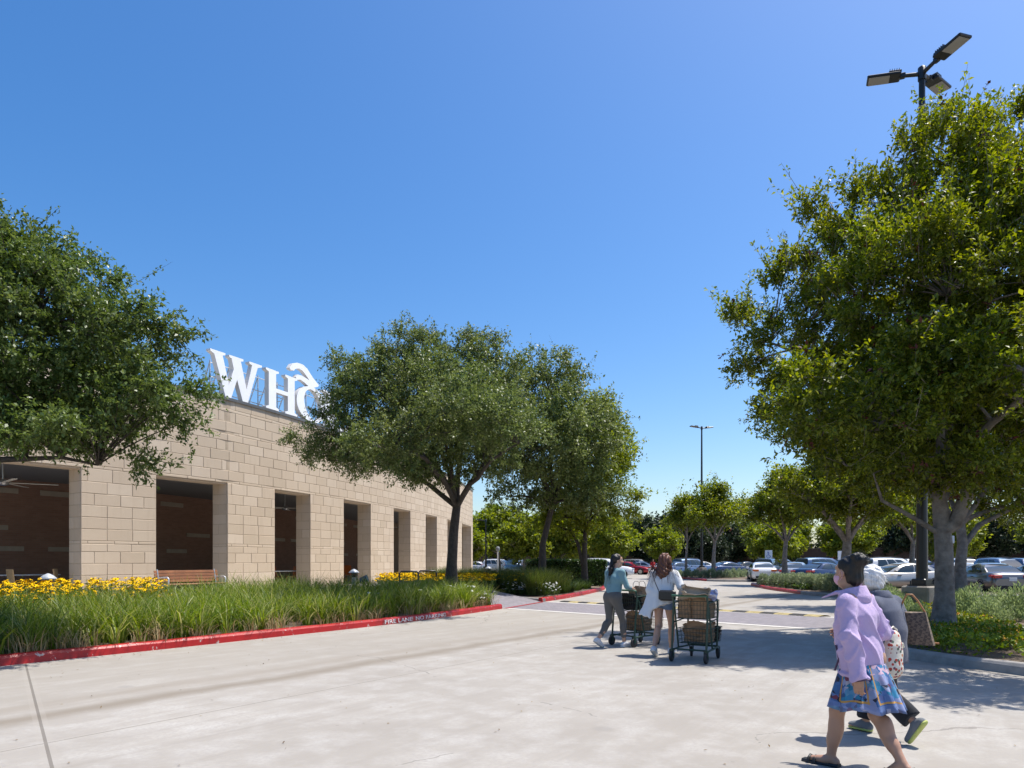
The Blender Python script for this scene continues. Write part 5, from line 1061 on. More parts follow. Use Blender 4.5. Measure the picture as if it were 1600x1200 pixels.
# ================================================================ people: smooth implicit bodies turned into continuous meshes
class Fld:
    def __init__(s, lo, hi, h):
        s.lo=np.array(lo,float); s.h=h; s.n=np.ceil((np.array(hi)-s.lo)/h).astype(int)+1; s.F=np.full(s.n,.25,np.float32)
        s.ax=[(s.lo[i]+h*np.arange(s.n[i])).astype(np.float32) for i in range(3)]
    def blk(s, lo, hi):
        a=np.clip(np.floor((np.array(lo)-s.lo)/s.h).astype(int),0,s.n-1); b=np.clip(np.ceil((np.array(hi)-s.lo)/s.h).astype(int)+1,1,s.n)
        sl=tuple(slice(int(a[i]),int(max(b[i],a[i]+1))) for i in range(3)); return sl,[s.ax[i][sl[i]].reshape([-1 if j==i else 1 for j in range(3)]) for i in range(3)]
    def put(s, sl, d, k, op='u'):
        f=s.F[sl]
        if op=='u': hh=np.clip(.5+.5*(f-d)/k,0,1); s.F[sl]=f*(1-hh)+d*hh-k*hh*(1-hh)
        else: hh=np.clip(.5-.5*(-d-f)/k,0,1) if False else np.clip(.5+.5*(f+d)/k*-1,0,1); s.F[sl]=np.maximum(f,-d)
        return s
    def cone(s, a, b, ra, rb, k=.02, sc=None, cut=None, shell=None):
        a,b=np.array(a,float),np.array(b,float); m=max(ra,rb)*max([f for _,f in (sc or [])]+[1])+k+.03; sl,(X,Y,Z)=s.blk(np.minimum(a,b)-m,np.maximum(a,b)+m)
        v=b-a; L2=max(float(v@v),1e-9); q=[X-a[0],Y-a[1],Z-a[2]]; t=np.clip((q[0]*v[0]+q[1]*v[1]+q[2]*v[2])/L2,0,1); e=[q[i]-t*v[i] for i in range(3)]
        for u,f in (sc or []):
            dt=e[0]*u[0]+e[1]*u[1]+e[2]*u[2]; e=[e[i]-(1-1/f)*dt*u[i] for i in range(3)]
        d=np.sqrt(e[0]**2+e[1]**2+e[2]**2)-(ra+(rb-ra)*t)
        if shell: d=np.abs(d)-shell
        for p,n in (cut or []): d=np.maximum(d,(X-p[0])*n[0]+(Y-p[1])*n[1]+(Z-p[2])*n[2])
        return s.put(sl,d.astype(np.float32),k)
    def ell(s, c, r, R=None, k=.02, cut=None, op='u'):
        c=np.array(c,float); m=max(r)+k+.02; sl,(X,Y,Z)=s.blk(c-m,c+m); q=[X-c[0],Y-c[1],Z-c[2]]
        if R is not None: q=[q[0]*R[i][0]+q[1]*R[i][1]+q[2]*R[i][2] for i in range(3)]
        k0=np.sqrt((q[0]/r[0])**2+(q[1]/r[1])**2+(q[2]/r[2])**2); k1=np.sqrt((q[0]/r[0]**2)**2+(q[1]/r[1]**2)**2+(q[2]/r[2]**2)**2)+1e-6; d=k0*(k0-1)/k1
        for p,n in (cut or []): d=np.maximum(d,(X-p[0])*n[0]+(Y-p[1])*n[1]+(Z-p[2])*n[2])
        return s.put(sl,d.astype(np.float32),k,op)
    def cutp(s, p, n):
        X,Y,Z=[s.ax[i].reshape([-1 if j==i else 1 for j in range(3)]) for i in range(3)]; s.F=np.maximum(s.F,(X-p[0])*n[0]+(Y-p[1])*n[1]+(Z-p[2])*n[2]).astype(np.float32); return s
    def warp(s, fn):
        X,Y,Z=[s.ax[i].reshape([-1 if j==i else 1 for j in range(3)]) for i in range(3)]; s.F=(s.F+fn(X,Y,Z)).astype(np.float32); return s
    def mesh(s, name, mats, parent, matfn=None, smooth=2):
        Fv=s.F; ins=Fv<0; c=sum(ins[i:i+Fv.shape[0]-1,j:j+Fv.shape[1]-1,k:k+Fv.shape[2]-1].astype(np.int8) for i in(0,1) for j in(0,1) for k in(0,1)); act=(c>0)&(c<8); idx=np.argwhere(act); n=len(idx); acc=np.zeros((n,3)); cnt=np.zeros(n); off=[(i,j,k) for i in(0,1) for j in(0,1) for k in(0,1)]
        for a in off:
            for b in off:
                if sum(abs(a[i]-b[i]) for i in range(3))!=1 or a>b: continue
                fa=Fv[idx[:,0]+a[0],idx[:,1]+a[1],idx[:,2]+a[2]]; fb=Fv[idx[:,0]+b[0],idx[:,1]+b[1],idx[:,2]+b[2]]; cr=(fa<0)!=(fb<0); t=np.where(cr,fa/np.where(cr,fa-fb,1),0); pos=np.array(a)+t[:,None]*(np.array(b)-np.array(a)); acc+=pos*cr[:,None]; cnt+=cr
        V=s.lo+s.h*(idx+acc/cnt[:,None]); ID=np.full(act.shape,-1,np.int64); ID[act]=np.arange(n); fs=[]
        for ax in range(3):
            o=[i for i in range(3) if i!=ax]; I0=np.moveaxis(ins,[ax]+o,[0,1,2]); D=np.moveaxis(ID,[ax]+o,[0,1,2]); s0=I0[:-1,1:-1,1:-1]; s1=I0[1:,1:-1,1:-1]; e=np.argwhere(s0!=s1); f=s0[e[:,0],e[:,1],e[:,2]]; i,j,k=e[:,0],e[:,1]+1,e[:,2]+1
            q=np.stack([D[i,j-1,k-1],D[i,j,k-1],D[i,j,k],D[i,j-1,k]],1); fl=f if ax!=1 else ~f; q[~fl]=q[~fl][:,::-1]; fs.append(q)
        fs=np.concatenate(fs); fs=fs[(fs>=0).all(1)]
        for _ in range(smooth):                        # light smoothing of the voxel steps
            A=np.zeros_like(V); N=np.zeros(len(V))
            for a,b in ((0,1),(1,2),(2,3),(3,0)):
                np.add.at(A,fs[:,a],V[fs[:,b]]); np.add.at(N,fs[:,a],1); np.add.at(A,fs[:,b],V[fs[:,a]]); np.add.at(N,fs[:,b],1)
            V=V*.5+.5*A/np.maximum(N,1)[:,None]
        mi=None
        if matfn is not None: mi=matfn(V[fs].mean(1))
        return link(name,arr_mesh(name,V,fs,True,mi),mats,parent)
def skin(name,col): 
    t=NT(name); c=t.mix(t.math('MULTIPLY',t.noise(9,4,.6,t.coord()),.35),col,tuple(k*.75 for k in col)); t.base(c); t.rough(.5); t.b.inputs['Subsurface Weight'].default_value=.12; t.b.inputs['Subsurface Radius'].default_value=(.012,.005,.003); t.b.inputs['Subsurface Scale'].default_value=.6; t.bump(t.noise(160,3,.6,t.coord()),.12,.002); return t.mat
m_skin1=skin('skin',(.42,.235,.155)); m_skin2=skin('skin_light',(.50,.29,.20)); m_lip=MT('lip_skin',(.36,.10,.08),.45)
m_eyew=MT('eye_white',(.75,.73,.70),.25); m_iris=MT('dark_iris',(.02,.012,.008),.2)
X3=np.array([1.,0,0]); Y3=np.array([0,1.,0]); Z3=np.array([0,0,1.])
def V3(*a): return np.array(a,float)
def nrm3(v): v=np.array(v,float); return v/np.linalg.norm(v)
def hand(f, w, d, n, thumb, curl=.5, s=1.0):
    """w wrist, d forearm direction, n back-of-hand normal, thumb side vector"""
    d,n=nrm3(d),nrm3(n); t=nrm3(np.array(thumb,float)-d*np.dot(thumb,d)); n=nrm3(np.cross(d,t))*(1 if np.dot(np.cross(d,t),n)>0 else -1)
    p=lambda a,b,c:w+s*(d*a+t*b+n*c)
    f.cone(p(-.01,0,0),p(.035,.0,0),.024*s,.026*s,.02,[(t,1.15)]); f.cone(p(.03,.022,0),p(.082,.026,0),.015*s,.0125*s,.012); f.cone(p(.03,-.02,0),p(.076,-.028,0),.015*s,.0115*s,.012); f.cone(p(.03,0,0),p(.085,0,.002),.016*s,.0125*s,.012)
    for off,L,ang in ((.029,.072,.9),(.010,.080,1.0),(-.010,.075,1.05),(-.028,.058,1.15)):
        b=p(.082-abs(off)*.15,off,.001); a=0; q=b
        for k,fr in enumerate((.46,.30,.24)):
            a+=curl*ang*(.55+.25*k); nx=q+s*L*fr*(d*math.cos(a)-n*math.sin(a)+t*off*.8); f.cone(q,nx,(.0098-.0010*k)*s,(.0090-.0011*k)*s,.004); q=nx
    q=p(.02,.026,-.008); q1=q+s*(d*.030+t*.026-n*.012); q2=q1+s*(d*.026+t*.006-n*(.006+.012*curl)); f.cone(q,q1,.014*s,.0115*s,.01); f.cone(q1,q2,.0115*s,.0085*s,.006)
def headframe(fwd,up=(0,0,1)):
    y=nrm3(fwd); x=nrm3(np.cross(y,up)); z=np.cross(x,y); return x,y,z
def head(f, c, fr, s=1.0):
    x,y,z=fr; R=np.array([x,y,z]); p=lambda a,b,e:c+s*(x*a+y*b+z*e); r=lambda *q:tuple(k*s for k in q)
    f.ell(p(0,-.012,.028),r(.074,.094,.088),R,.02); f.ell(p(0,.024,-.038),r(.058,.066,.074),R,.03); f.ell(p(0,.058,-.098),r(.026,.026,.022),R,.025); f.cone(p(-.03,.02,-.085),p(.03,.02,-.085),.036*s,.036*s,.03)
    f.ell(p(0,.080,.030),r(.046,.016,.016),R,.02); f.cone(p(0,.088,.008),p(0,.110,-.030),.0075*s,.0125*s,.010); f.ell(p(.011,.098,-.036),r(.009,.011,.008),R,.008); f.ell(p(-.011,.098,-.036),r(.009,.011,.008),R,.008)
    f.ell(p(0,.084,-.062),r(.023,.011,.0065),R,.006); f.ell(p(0,.082,-.074),r(.020,.011,.0065),R,.006)
    for q in (-1,1): f.ell(p(q*.034,.062,-.03),r(.022,.02,.02),R,.02); f.ell(p(q*.031,.094,.006),r(.017,.012,.009),R,.01,None,'s'); f.ell(p(q*.075,-.006,-.012),r(.010,.021,.032),R,.008); f.ell(p(q*.0865,-.002,-.012),r(.006,.010,.018),R,.004,None,'s')
def eyes(c, fr, parent, s=1.0):
    x,y,z=fr
    for q in (-1,1):
        m=MB(); ce=c+s*(x*q*.031+y*.079+z*.005); B=basis(Vector(x),Vector(np.cross(z*1.0,x)),Vector(y)) if False else Matrix((Vector(x),Vector(z),Vector(y))).transposed()
        prof=[(.0125*s*math.cos(a),.0125*s*math.sin(a)) for a in [-.9+ (PI/2+.9)*k/7 for k in range(8)]]; m.lathe(prof,Vector(ce),12,B,0); m.lathe([(.0062*s,.0114*s),(.0045*s,.0126*s),(.0005,.0130*s)],Vector(ce),10,B,1); m.build('eye',[m_eyew,m_iris],parent)
def body(J, h, skinm, parent, s=1.0, lo=(-.55,-.65,-.02), hi=(.55,.65,1.75), torso=1.0, leg=1.0, handp=None, foot=True):
    f=Fld(lo,hi,h); g=lambda k:J[k]; lat=nrm3(J['sR']-J['sL'])
    hipc=(J['hL']+J['hR'])/2; ch=J['chest']; nk=J['neck']
    f.cone(J['hL']+V3(0,0,.03),J['hR']+V3(0,0,.03),.098*s*torso,.098*s*torso,.03); f.cone(hipc+V3(0,0,.06),J['waist'],.105*s*torso,.098*s*torso,.05,[(lat,1.3)]); f.cone(J['waist'],ch,.098*s*torso,.112*s*torso,.05,[(lat,1.35)]); f.cone(ch,nk-V3(0,0,.05),.108*s*torso,.075*s,.05,[(lat,1.4)])
    f.cone(J['sL'],J['sR'],.052*s,.052*s,.05); f.cone(nk-V3(0,0,.04),J['head']+V3(0,0,-.07*s)-J['hf'][1]*.01,.052*s,.048*s,.025); head(f,J['head'],J['hf'],s)
    for q in 'LR':
        f.cone(J['s'+q],J['e'+q],.047*s,.038*s,.03); f.cone(J['e'+q],J['e'+q]*.7+J['w'+q]*.3,.037*s,.037*s,.02); f.cone(J['e'+q]*.7+J['w'+q]*.3,J['w'+q],.037*s,.024*s,.02)
        hd=(handp or {}).get(q,{}); d=hd.get('d',J['w'+q]-J['e'+q]); hand(f,J['w'+q],d,hd.get('n',lat*(-1 if q=='L' else 1)),hd.get('t',Y3),hd.get('c',.45),s)
        hh,kk,aa,tt=J['h'+q],J['k'+q],J['a'+q],J['t'+q]; bk=nrm3(np.cross(kk-aa,lat)); bk=bk if bk[1]<0 else -bk
        f.cone(hh,kk,.088*s*leg,.055*s*leg,.04); f.cone(kk,kk*.35+aa*.65,.052*s*leg,.044*s*leg,.03); f.ell((kk*.66+aa*.34)+bk*.016,(.047*s*leg,.047*s*leg,.10*s),None,.04); f.cone(kk*.4+aa*.6,aa,.044*s*leg,.032*s,.03)
        fd=nrm3(tt-aa-V3(0,0,(tt-aa)[2])) if abs((tt-aa)[2])<.12 else nrm3(tt-aa); hl=aa-fd*.035*s; 
        f.cone(hl-V3(0,0,.035*s),aa-V3(0,0,.02),.030*s,.034*s,.02); f.cone(aa+fd*.03-V3(0,0,.03*s),tt,.034*s,.022*s,.02,[(lat,1.3)])
    return f
def shoe(aa,tt,lat,s=1.0,h=.008,sole=True,tall=.0):
    """upper and sole around one foot; returns two fields"""
    lo=np.minimum(aa,tt)-.13; hi=np.maximum(aa,tt)+.13; f=Fld(lo,hi,h); fd=nrm3(tt-(aa-V3(0,0,.06))); up=nrm3(np.cross(lat,fd)); up=up if up[2]>0 else -up; hl=aa-fd*.04*s-up*.042*s; toe=tt+fd*.02
    f.cone(hl,aa-up*.005+up*tall,.037*s,.041*s,.02); f.cone(hl,toe-up*.004,.036*s,.029*s,.02,[(lat,1.35)]); f.cone(aa-up*.02+fd*.03,toe,.041*s,.026*s,.03,[(lat,1.2)])
    b=hl-up*.028*s; f.cutp(b,-up); g=Fld(lo,hi,h*.8); g.cone(hl-up*.028*s,toe-up*.026*s,.043*s,.036*s,.01,[(lat,1.25),(up,.42)]); return f,g
def wr(amp,fx=22,fz=14,ph=0.0):
    return lambda X,Y,Z: amp*(np.sin(fx*(X*.8+Y)+3*np.sin(fz*.5*Z+ph)+ph)*np.sin(fz*Z+2.2*np.sin(7*X+ph))+.5*np.sin(fz*2.1*Z+9*X-6*Y+ph*2))
def fabric(name,col,rough=.9,bs=220,b=.25,var=.12): 
    t=NT(name); co=t.coord(); c=t.mix(t.math('MULTIPLY',t.noise(6,5,.65,co),.5),col,tuple(k*(1-var*2) for k in col)); t.base(c); t.rough(rough); t.b.inputs['Sheen Weight'].default_value=.15; t.b.inputs['Specular IOR Level'].default_value=.25
    t.bump(t.math('ADD',t.math('MULTIPLY',t.noise(bs,3,.6,co),.35),t.math('MULTIPLY',t.noise(16,4,.6,co),.65)),b,.012); return t.mat
def hairmat(name,c1,c2,c3=None,rough=.45):
    t=NT(name); co=t.coord(); mp=t.n('ShaderNodeMapping'); t.l(co,mp.inputs[0]); mp.inputs['Scale'].default_value=(90,90,7); n=t.noise(1,4,.6,mp.outputs[0],.5); c=t.mix(t.ramp(n,[(.35,(0,0,0)),(.65,(1,1,1))]),c1,c2); t.base(c); t.rough(rough); t.b.inputs['Specular IOR Level'].default_value=.45; t.bump(n,.6,.006); return t.mat
def strands(name, roots, dirs, length, width, mat_, parent, seed=0, grav=.5, seg=5, spread=.25, wave=.0):
    """loose hair strands as thin ribbons, laid over the hair body"""
    r=np.random.default_rng(seed); n=len(roots); V=np.empty((n,(seg+1)*2,3)); d=unit(np.asarray(dirs)+r.normal(size=(n,3))*spread); L=length*(.6+.6*r.random(n)); p=np.asarray(roots,float).copy(); ph=r.random(n)*6
    for k in range(seg+1):
        s_=unit(np.cross(d,r.normal(size=(n,3))*.15+np.array([0,1,.2]))); w_=width*(1-.8*k/seg); V[:,2*k]=p-s_*w_/2; V[:,2*k+1]=p+s_*w_/2; d=unit(d+np.array([0,0,-grav/seg])+wave*np.stack([np.sin(ph+k*1.7),np.cos(ph+k*1.3),0*ph],1)); p=p+d*(L/seg)[:,None]
    b=(np.arange(n)*(seg+1)*2)[:,None]; fs=np.concatenate([np.concatenate([b+2*k,b+2*k+1,b+2*k+3,b+2*k+2],1) for k in range(seg)])
    return link(name,arr_mesh(name,V.reshape(-1,3),fs,True),mat_,parent)
def rotof(hx,hy): return math.atan2(-hx,hy)
def lipfn(J,s=1.0):
    x,y,z=J['hf']; c=J['head']+s*(y*.088-z*.068)
    def fn(C):
        q=C-c; a=q@x; b=q@y; e=q@z; return ((np.abs(a)<.024*s)&(np.abs(e)<.0125*s)&(b>-.004*s)).astype(np.int32)
    return fn
# ---------------------------------------------------------------- woman in the lilac fleece
p1=thing('person','woman in a lilac fleece, pink mask and bright patterned skirt striding, hair in a bun','person',(2.594,5.175,0),rotof(-.56,.83))
J=dict(hL=V3(-.085,.02,.80),hR=V3(.085,.0,.80),waist=V3(0,.045,.98),chest=V3(0,.07,1.14),neck=V3(0,.095,1.315),sL=V3(-.165,.045,1.255),sR=V3(.165,.085,1.255),eL=V3(-.235,-.03,.975),wL=V3(-.225,-.085,.725),eR=V3(.265,.02,1.0),wR=V3(.20,.235,.985),
       kL=V3(-.085,.165,.43),aL=V3(-.075,.22,.075),tL=V3(-.10,.375,.03),kR=V3(.055,-.055,.42),aR=V3(.01,-.265,.125),tR=V3(.015,-.150,.03),head=V3(-.005,.125,1.468))
J['hf']=headframe((.16,1,-.02)); lat=nrm3(J['sR']-J['sL'])
f=body(J,.0075,m_skin1,p1,1.0,handp={'L':dict(d=(.02,.06,-1),n=(-1,0,0),t=(0,1,0),c=.55),'R':dict(c=.6,n=(1,0,0),t=(0,0,1))},leg=.95); f.mesh('body',[m_skin1,m_lip],p1,None,1); eyes(J['head'],J['hf'],p1)
m_fleece=fabric('lilac_fleece',(.52,.395,.61),.95,260,.8,.10); m_cuff=fabric('dark_cuff_lining',(.09,.055,.09))
f=Fld((-.45,-.3,.62),(.45,.42,1.42),.0085)
f.cone(V3(0,.02,.66),J['waist']+V3(0,-.005,-.1),.150,.138,.03,[(lat,1.26)],[(V3(0,0,.700),-Z3)]); f.cone(J['waist']+V3(0,-.005,-.12),J['chest'],.133,.128,.05,[(lat,1.30)]); f.cone(J['chest'],J['neck']-V3(0,.01,.055),.124,.080,.05,[(lat,1.40)]); f.cone(J['sL']-V3(0,0,.012),J['sR']-V3(0,0,.012),.058,.058,.04)
for q,e in (('L',1.06),('R',.9)):
    wv=J['e'+q]+(J['w'+q]-J['e'+q])*e; dn=nrm3(J['w'+q]-J['e'+q]); f.cone(J['s'+q]-V3(0,0,.008),J['e'+q],.065,.056,.018); f.cone(J['e'+q],wv+dn*.05,.057,.052,.02,None,[(wv,dn)])
f.warp(wr(.0045,13,9,.4)); f.warp(lambda X,Y,Z: -.017*np.maximum(0,np.sin(44*(X*.95+Z*.30)+2.5*np.sin(6*Z)))**3*np.clip((1.28-Z)*4,0,1)*np.clip((Z-.74)*6,0,1)-.015*np.maximum(0,np.sin(46*(Z*.75-X*.9+Y*.6)+2*np.sin(9*X)))**3*np.clip(np.abs(X)*6-.7,0,1)); f.warp(lambda X,Y,Z: -.010*np.exp(-((Z-.725)/.018)**2)*(np.abs(X)<.21)+.006*np.exp(-((Z-.75)/.012)**2)*(np.abs(X)<.21))
f.cone(J['neck']-V3(0,.0,.075),J['neck']+V3(0,.0,.03),.092,.084,.015,None,[(J['neck']+V3(0,.0,.012),nrm3((0,.25,1))),(J['neck']-V3(0,.0,.08),-Z3)],.010); f.mesh('fleece_jacket',m_fleece,p1)
f=Fld((-.3,-.2,1.2),(.3,.4,1.45),.0075); nk=J['neck']                      # fold-down collar, points lifted at the front
f.cone(nk+V3(0,-.005,-.035),nk+V3(0,.0,.035),.118,.088,.01,[(lat,1.05)],[(nk+V3(0,0,.028),nrm3((0,.3,1))),(nk+V3(0,0,-.035),nrm3((0,.35,-1)))],.0065)
f.cone(nk+V3(-.085,.07,.0),nk+V3(-.14,.155,-.045),.03,.012,.03,[(nrm3((.4,-.2,1)),.30)]); f.cone(nk+V3(.085,.07,.0),nk+V3(.12,.15,-.045),.03,.012,.03,[(nrm3((-.4,-.2,1)),.30)]); f.mesh('collar',m_fleece,p1)
m=MB(); wv=J['eL']+(J['wL']-J['eL'])*1.045; dn=nrm3(J['wL']-J['eL']); m.tube([Vector(wv),Vector(wv+dn*.016)],.050,18); m.build('cuff',m_cuff,p1)
m=MB(); m.tube([Vector((-.165,.135,.74)),Vector((-.172,.10,.83)),Vector((-.168,.125,.93))],.007,6); m.build('pocket_zip',m_cuff,p1)
# skirt: pleated cone of cloth with a printed pattern
def skirt_mat():
    t=NT('printed_skirt'); co=t.coord('UV'); sp=t.n('ShaderNodeSeparateXYZ',i0=co); u,v=sp.outputs[0],sp.outputs[1]
    mq=t.n('ShaderNodeMapping'); t.l(co,mq.inputs[0]); mq.inputs['Scale'].default_value=(1.0,.36,1); cq=mq.outputs[0]
    vo=t.n('ShaderNodeTexVoronoi',Scale=30); t.l(cq,vo.inputs['Vector']); sc=t.n('ShaderNodeSeparateColor',i0=vo.outputs['Color']); r=sc.outputs[0]
    c=t.ramp(r,[(0,(.02,.07,.18)),(.20,(.012,.16,.28)),(.36,(.09,.16,.34)),(.52,(.010,.014,.03)),(.68,(.24,.27,.42)),(.79,(.14,.03,.06)),(.88,(.34,.34,.40))],'CONSTANT')
    vo2=t.n('ShaderNodeTexVoronoi',Scale=12); t.l(cq,vo2.inputs['Vector']); s2=t.n('ShaderNodeSeparateColor',i0=vo2.outputs['Color']); c=t.mix(t.math('MULTIPLY',t.math('GREATER_THAN',s2.outputs[1],.55),.75),c,t.ramp(s2.outputs[0],[(0,(.02,.22,.38)),(.4,(.04,.12,.30)),(.66,(.26,.29,.46)),(.84,(.02,.02,.045))],'CONSTANT'))
    pu=t.math('ABSOLUTE',t.math('SUBTRACT',t.math('FLOORED_MODULO',t.math('MULTIPLY',u,3.6),1.0),.5)); bx=t.math('MAXIMUM',t.math('MULTIPLY',pu,1.25),t.math('MULTIPLY',t.math('ABSOLUTE',t.math('SUBTRACT',v,.62)),1.15)); wob=t.math('MULTIPLY',t.noise(9,3,.5,co),.05)
    ln=t.math('LESS_THAN',t.math('ABSOLUTE',t.math('SUBTRACT',t.math('ADD',bx,wob),.50)),.024); c=t.mix(ln,c,(.46,.24,.055)); hem=t.math('LESS_THAN',v,.17); c=t.mix(t.math('MULTIPLY',hem,.4),c,(.22,.26,.46))
    c=t.mix(t.math('MULTIPLY',t.math('GREATER_THAN',v,.80),t.math('MULTIPLY',t.math('GREATER_THAN',r,.45),.8)),c,(.62,.40,.45)); t.base(c); t.rough(.75); t.bump(t.noise(50,3,.6,co),.15,.004); return t.mat
m=MB(); rings=[]; NR,NA_=12,120; uvl=[]
for k in range(NR+1):
    t=k/NR; z=.80-.335*t; ring=[]
    for i in range(NA_):
        a=2*PI*i/NA_; pl=(.017*math.sin(13*a+.6)+.007*math.sin(7*a+2+t)+.004*math.sin(29*a))*t**.8; rx=.168+.062*t+pl; ry=.138+.085*t+pl
        sw=.045*t*math.sin(a)*(1 if math.sin(a)<0 else .7); ring.append(Vector((rx*math.cos(a)+.0,ry*math.sin(a)+sw+.015-.02*t,z-.014*t*math.cos(a-1.2)+.012*t*math.sin(6*a))))
    rings.append(ring)
inn_=[[Vector((v.x*.975,v.y*.97,v.z)) for v in r] for r in reversed(rings)]
m.loft(rings+inn_,True,False,0,True); sk=m.build('skirt',skirt_mat(),p1); ul=sk.data.uv_layers.new(name='UVMap')
for pg in sk.data.polygons:
    us=[(vi%NA_)/NA_ for vi in pg.vertices]; wrap=max(us)-min(us)>.5
    for li,vi in zip(pg.loop_indices,pg.vertices):
        rr=vi//NA_; rr=rr if rr<=NR else 2*NR+1-rr; u_=(vi%NA_)/NA_; u_=u_+1 if wrap and u_<.5 else u_; ul.data[li].uv=(u_*1.35,1-rr/NR)
# hair swept up into a loose bun, and the mask
m_hairb=hairmat('black_hair',(.003,.0026,.0026),(.009,.007,.006),rough=.5); c=J['head']; x,y,z=J['hf']; Rh=np.array([x,y,z]); f=Fld(c-.2,c+.2,.005)
f.ell(c-y*.018+z*.030,(.083,.098,.092),Rh,.02,[(c+y*.045+z*.055,nrm3(y*1-z*.55)),(c+y*.004,nrm3(y*.9-z*.9))]); f.ell(c-y*.055-z*.045,(.066,.055,.065),Rh,.03); f.cone(c-y*.06+z*.06,c-y*.09+z*.085,.055,.05,.03); f.ell(c-y*.105+z*.088,(.055,.042,.040),Rh,.02); f.ell(c-y*.13+z*.075+x*.02,(.035,.03,.03),Rh,.02); f.ell(c-y*.085+z*.115-x*.02,(.04,.035,.025),Rh,.015)
f.cutp(c-z*.112,-z); f.warp(lambda X,Y,Z: .0025*np.sin(150*(X-Y*.5)+20*Z)+.002*np.sin(90*Y+60*Z)); hb=f.mesh('hair',m_hairb,p1,None,1)
r_=np.random.default_rng(3); n=260; dd=unit(r_.normal(size=(n,3))); ro=c-y*.10+z*.09+dd*.042; strands('hair_wisps',ro,dd*.6-y*.4,.05,.0035,m_hairb,p1,1,.7,5,.6,.5)
f=Fld(c-.16,c+.16,.005); f.ell(c+y*.042-z*.052,(.064,.073,.062),Rh,.01,[(c+y*.02-z*.05,-nrm3(y*1.0-z*.22)),(c-z*.012,nrm3(z*1+y*.08))]); f.mesh('face_mask',fabric('pink_mask',(.62,.36,.46),.8,90,.15,.05),p1)
m=MB()
for q in (-1,1): m.tube([Vector(c+x*q*.060+y*.035-z*.022),Vector(c+x*q*.083+y*.004-z*.0),Vector(c+x*q*.088-y*.018-z*.004),Vector(c+x*q*.080-y*.012-z*.04),Vector(c+x*q*.062+y*.03-z*.075)],.0016,5)
m.build('ear_loop',bpy.data.materials['pink_mask'],p1)
m_black_l=MT('black_leather',(.014,.013,.013),.5)
for q in 'LR':
    fd=nrm3(J['t'+q]-J['a'+q]+V3(0,0,.04)); sa=MB(); up=nrm3(np.cross(lat,fd)); up=up if up[2]>0 else -up; hp=J['a'+q]-fd*.06-up*.066; tp=J['t'+q]+fd*.055-up*.022
    mid=[Vector(hp),Vector(hp*.6+tp*.4),Vector(hp*.3+tp*.7),Vector(tp)]; L_=Vector(lat); U_=Vector(up); ws=[.036,.034,.047,.036]; rg=[[p+L_*w_,p+L_*w_*.7+U_*.016,p-L_*w_*.7+U_*.016,p-L_*w_,p-L_*w_*.8-U_*.01,p+L_*w_*.8-U_*.01] for p,w_ in zip(mid,ws)]; sa.loft(rg,True,True,0,False)
    for e in (.62,.78): 
        b=Vector(hp*(1-e)+tp*e); sa.tube([b+L_*.048,b+L_*.043+U_*.030,b+U_*.050,b-L_*.043+U_*.030,b-L_*.048],.011,6,0,True,True,.5)
    sa.build('sandal',m_black_l,p1)
bpy.context.view_layer.update()
# floral bag on her right forearm
Mp=p1.matrix_world.copy()
def floral():
    t=NT('floral_cloth'); co=t.coord(); vo=t.n('ShaderNodeTexVoronoi',Scale=34); t.l(co,vo.inputs['Vector']); s2=t.n('ShaderNodeSeparateColor',i0=vo.outputs['Color']); c=t.mix(t.math('MULTIPLY',t.math('LESS_THAN',vo.outputs['Distance'],.42),t.math('GREATER_THAN',s2.outputs[2],.25)),(.66,.60,.50),t.ramp(s2.outputs[0],[(0,(.42,.05,.03)),(.4,(.16,.06,.09)),(.65,(.45,.14,.05)),(.85,(.10,.14,.10))],'CONSTANT')); t.base(c); t.rough(.8); t.bump(t.noise(14,4,.6,co),.5,.02); return t.mat
fb=thing('floral_bag','white drawstring bag with red flowers hanging on the forearm of the woman in lilac','bag',Mp@Vector((.385,-.005,.66)),p1.rotation_euler.z); f=Fld((-.16,-.12,-.04),(.16,.12,.36),.009)
f.cone(V3(0,0,.08),V3(0,0,.22),.10,.088,.03,[(Y3,.62)]); f.cone(V3(0,0,.22),V3(.0,0,.285),.08,.07,.02,[(Y3,.6)]); f.warp(wr(.006,30,20,1)); f.mesh('body',floral(),fb)
m=MB(); m.tube([(-.06,0,.28),(-.055,0,.36),(-.0,0,.385),(.05,0,.36),(.06,0,.28)],.007,6); m.tube([(.06,-.01,.26),(.10,-.02,.25),(.115,-.02,.22)],.008,6); m.build('handle',MT('bag_cord',(.62,.58,.48),.8),fb)
# ---------------------------------------------------------------- white haired woman
p2=thing('person','white haired older woman in a slate hooded jacket and black trousers walking','person',(3.28,6.15,0),rotof(-.56,.83))
J=dict(hL=V3(-.085,.0,.76),hR=V3(.085,.02,.76),waist=V3(0,.02,.93),chest=V3(0,.045,1.07),neck=V3(0,.11,1.235),sL=V3(-.165,.04,1.165),sR=V3(.165,.04,1.165),eL=V3(-.22,.08,.92),wL=V3(-.19,.27,.83),eR=V3(.275,-.055,.93),wR=V3(.22,.15,.82),
       kR=V3(.08,.20,.41),aR=V3(.08,.24,.085),tR=V3(.09,.385,.035),kL=V3(-.08,-.035,.39),aL=V3(-.085,-.275,.20),tL=V3(-.095,-.225,.045),head=V3(0,.175,1.385)); J['hf']=headframe((-.12,1,-.12)); lat=nrm3(J['sR']-J['sL'])
f=body(J,.0085,m_skin1,p2,.97,torso=1.08,leg=.8); f.mesh('body',[m_skin1,m_lip],p2,None,1); eyes(J['head'],J['hf'],p2,.97)
m_slate=fabric('slate_jacket',(.085,.095,.135),.9,240,.4); m_trs=fabric('black_trousers',(.018,.019,.024),.9,120,.4)
